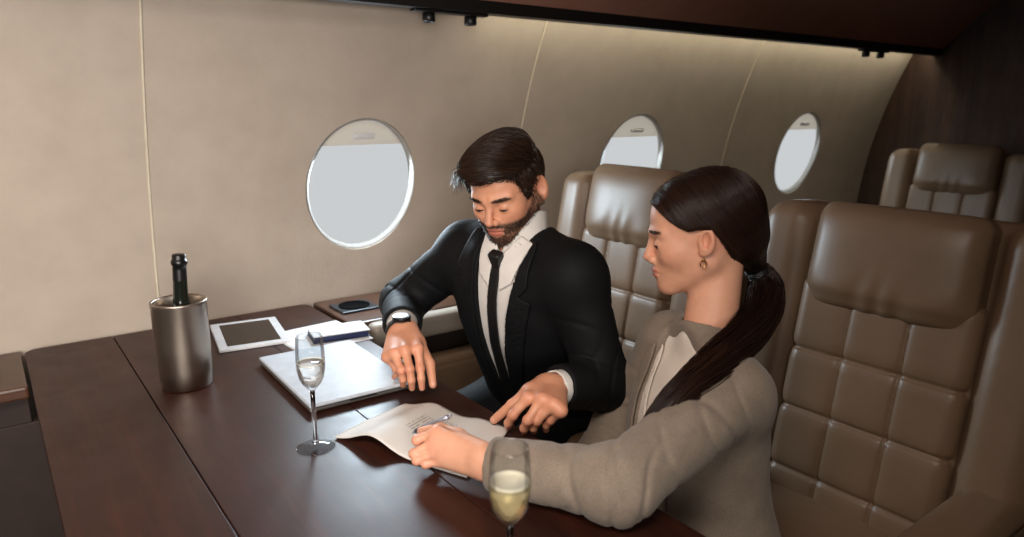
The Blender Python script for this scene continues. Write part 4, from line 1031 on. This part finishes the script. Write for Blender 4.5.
blouse, _ = sdf_obj('blouse', w_blouse, bmn, bmx, .0036, M['blouse'], woman)
def w_open(w): return np.interp(w, [-.1, .05, .13, .25, .34, .40], [-.01, -.01, .006, .040, .055, .060])
def w_base(P): return smin(w_torso(P, .015), w_trap(P, .006), .03)
def w_blazer(P):
    d = w_base(P)
    # fabric pulls across the upper arm and bunches at the elbow
    d = smin(d, sleeve(P, wLs, wLe, wLw, (.060, .052, .041), .0052, .6, .012), .012)
    d = smin(d, sleeve(P, wRs, wRe, wRw, (.060, .052, .040), .004, 2., .012), .02)
    q = Tw.loc(P)
    a = unit(wLe - wLs); t = (P - wLs) @ a
    d = d + .0048 * np.exp(-((t - .105 - .5 * ((P - wLs) @ V(0, 0, 1))) / .010) ** 2) * (ln(P - wLs - t[:, None] * a) < .09) * np.clip(-((P - wLs) @ V(.4, .9, -.3)) / .03, 0, 1)
    d = d + .003 * wob(P, 26, 6, 6)
    op = np.abs(q[:, 0]) - w_open(q[:, 2]); d = smax(d, -np.maximum(op, .03 - q[:, 1]), .006)
    t = (P - wnb) @ wax; rad = ln(P - wnb - t[:, None] * wax); d = smax(d, -np.maximum(rad - .0530, -.015 - t), .006); fwn = (P - wnb) @ Tw.v
    d = smin(d, smax(np.abs(rad - .0575 - .12 * np.clip(.03 - t, 0, .06)) - .0042, np.maximum(np.maximum(t - .050, -.02 - t), fwn + .004), .004), .012)
    aw_ = unit(wLw - wLe); d = smax(d, -smax(cone(P, wLw - aw_ * .05, wLw + aw_ * .08, .034, .034), -(P - (wLw - aw_ * .04)) @ aw_, .003), .003)
    # a long tailored hem over the hips
    return d
def w_torso2(P): return smin(w_torso(P, .003), w_trap(P, -.004), .03)
blazer, _ = sdf_obj('blazer', w_blazer, bmn - .01, bmx + .01, .0036, M['blazer'], woman)
for s in (-1, 1):
    o_ = lambda w: s * float(w_open(w))
    pts = [(o_(.10), .10), (o_(.18), .18), (o_(.25), .25), (o_(.34), .34), (o_(.40), .42), (s * .080, .40), (s * .088, .362), (s * .072, .345), (s * .100, .338), (s * .080, .235), (s * .03, .11)]
    lapel('collar_flap', Tw, w_torso2, [(s * .004, .25), (s * .030, .225), (s * .058, .30), (s * .070, .37), (s * .055, .42), (s * .040, .36)], .0055, .0016, M['blouse'], blouse, Tw.wor((0, .06, .3)) - .24, Tw.wor((0, .06, .3)) + .24, .003)
    lapel('lapel', Tw, lambda P: w_base(P) + .003 * wob(P, 26, 6, 6), pts, .0050, .0024, M['blazer'], blazer, Tw.wor((0, .06, .3)) - .27, Tw.wor((0, .06, .3)) + .27, .0034)
def w_trousers(P):
    d = Tw.d(P, .006); d = smax(d, Tw.loc(P)[:, 2] - .02, .01)
    for s, k, ft in ((-.085, wkR, wfR), (.085, wkL, wfL)):
        a = Tw.wor((s, 0, -.02)); l = smin(cone(P, a, k, .085, .062), cone(P, k, ft, .060, .046), .03); d = smin(d, smax(l, .10 - P[:, 2], .004), .04)
    return d + .003 * wob(P, 25)
sdf_obj('trousers', w_trousers, V(.62, .5, .08), V(1.42, 1.02, .66), .007, M['blazer'], woman)
# the pen in her fingers
pe, ptip = V(*(0.5823, 0.9614, 0.8062)), V(*(0.5548, 1.0401, 0.7542))
t = thing('pen', 'silver grey pen held by the woman over the document', 'pen', tuple(pe))
d_ = unit(ptip - pe); L_ = float(np.linalg.norm(ptip - pe))
def seg(name, a, b, ra, rb, m):
    v, f = tube([d_ * (a + (b - a) * k / 4) for k in range(5)], np.linspace(ra, rb, 5), 14); return mesh_list(name, v, f, m, t)
seg('barrel', .0, L_ * .62, .0046, .0050, M['pen']); seg('grip', L_ * .62, L_ * .88, .0049, .0044, M['pen_dark']); seg('nib', L_ * .88, L_, .0040, .0010, M['pen']); seg('push_button', -.008, .0, .0024, .0024, M['pen'])
v, f = tube([d_ * .004 + unit(nrm_w) * .0065, d_ * .04 + unit(nrm_w) * .0062], .0013, 6); mesh_list('clip', v, f, M['pen'], t)

# ------------------------------------------------------------------ light
SPREAD = {'ceiling_panel_lamp': 105, 'near_side_window_lamp': 80}
def area(name, loc, target, sx, sy, power, color, shape='RECTANGLE'):
    l = bpy.data.lights.new(name, 'AREA'); l.shape = shape; l.size = sx; l.size_y = sy; l.energy = power; l.color = color; l.spread = math.radians(SPREAD.get(name, 180))
    o = bpy.data.objects.new(name, l); COL.objects.link(o); o.location = loc
    d = Vector(target) - Vector(loc); o.rotation_euler = d.to_track_quat('-Z', 'Y').to_euler(); return o
for k, (cx, cz) in enumerate(WIN):
    n = wall_n(cz); c = V(cx, wall_y(cz), cz) + n * -.02
    area('window_daylight_lamp', c, c + n + V(0, 0, -.25), .30, .36, (22, 9, 3)[k], (.74, .89, 1), 'ELLIPSE')
area('ceiling_panel_lamp', (-.25, .35, 1.93), (.42, 1.25, .7), 1.2, .5, 14.5, (1, .91, .82))
area('near_side_window_lamp', (-.75, -.9, 1.3), (-.35, 1.8, 1.2), 1.2, .5, 18, (1, .95, .90))
w = bpy.data.worlds.new('cabin_ambient'); SC.world = w; w.use_nodes = True
w.node_tree.nodes['Background'].inputs[0].default_value = (1, .86, .72, 1); w.node_tree.nodes['Background'].inputs[1].default_value = .10
vs = SC.view_settings; vs.view_transform = 'Standard'; vs.look = 'None'; vs.gamma = 1; vs.exposure = 0; vs.use_curve_mapping = False
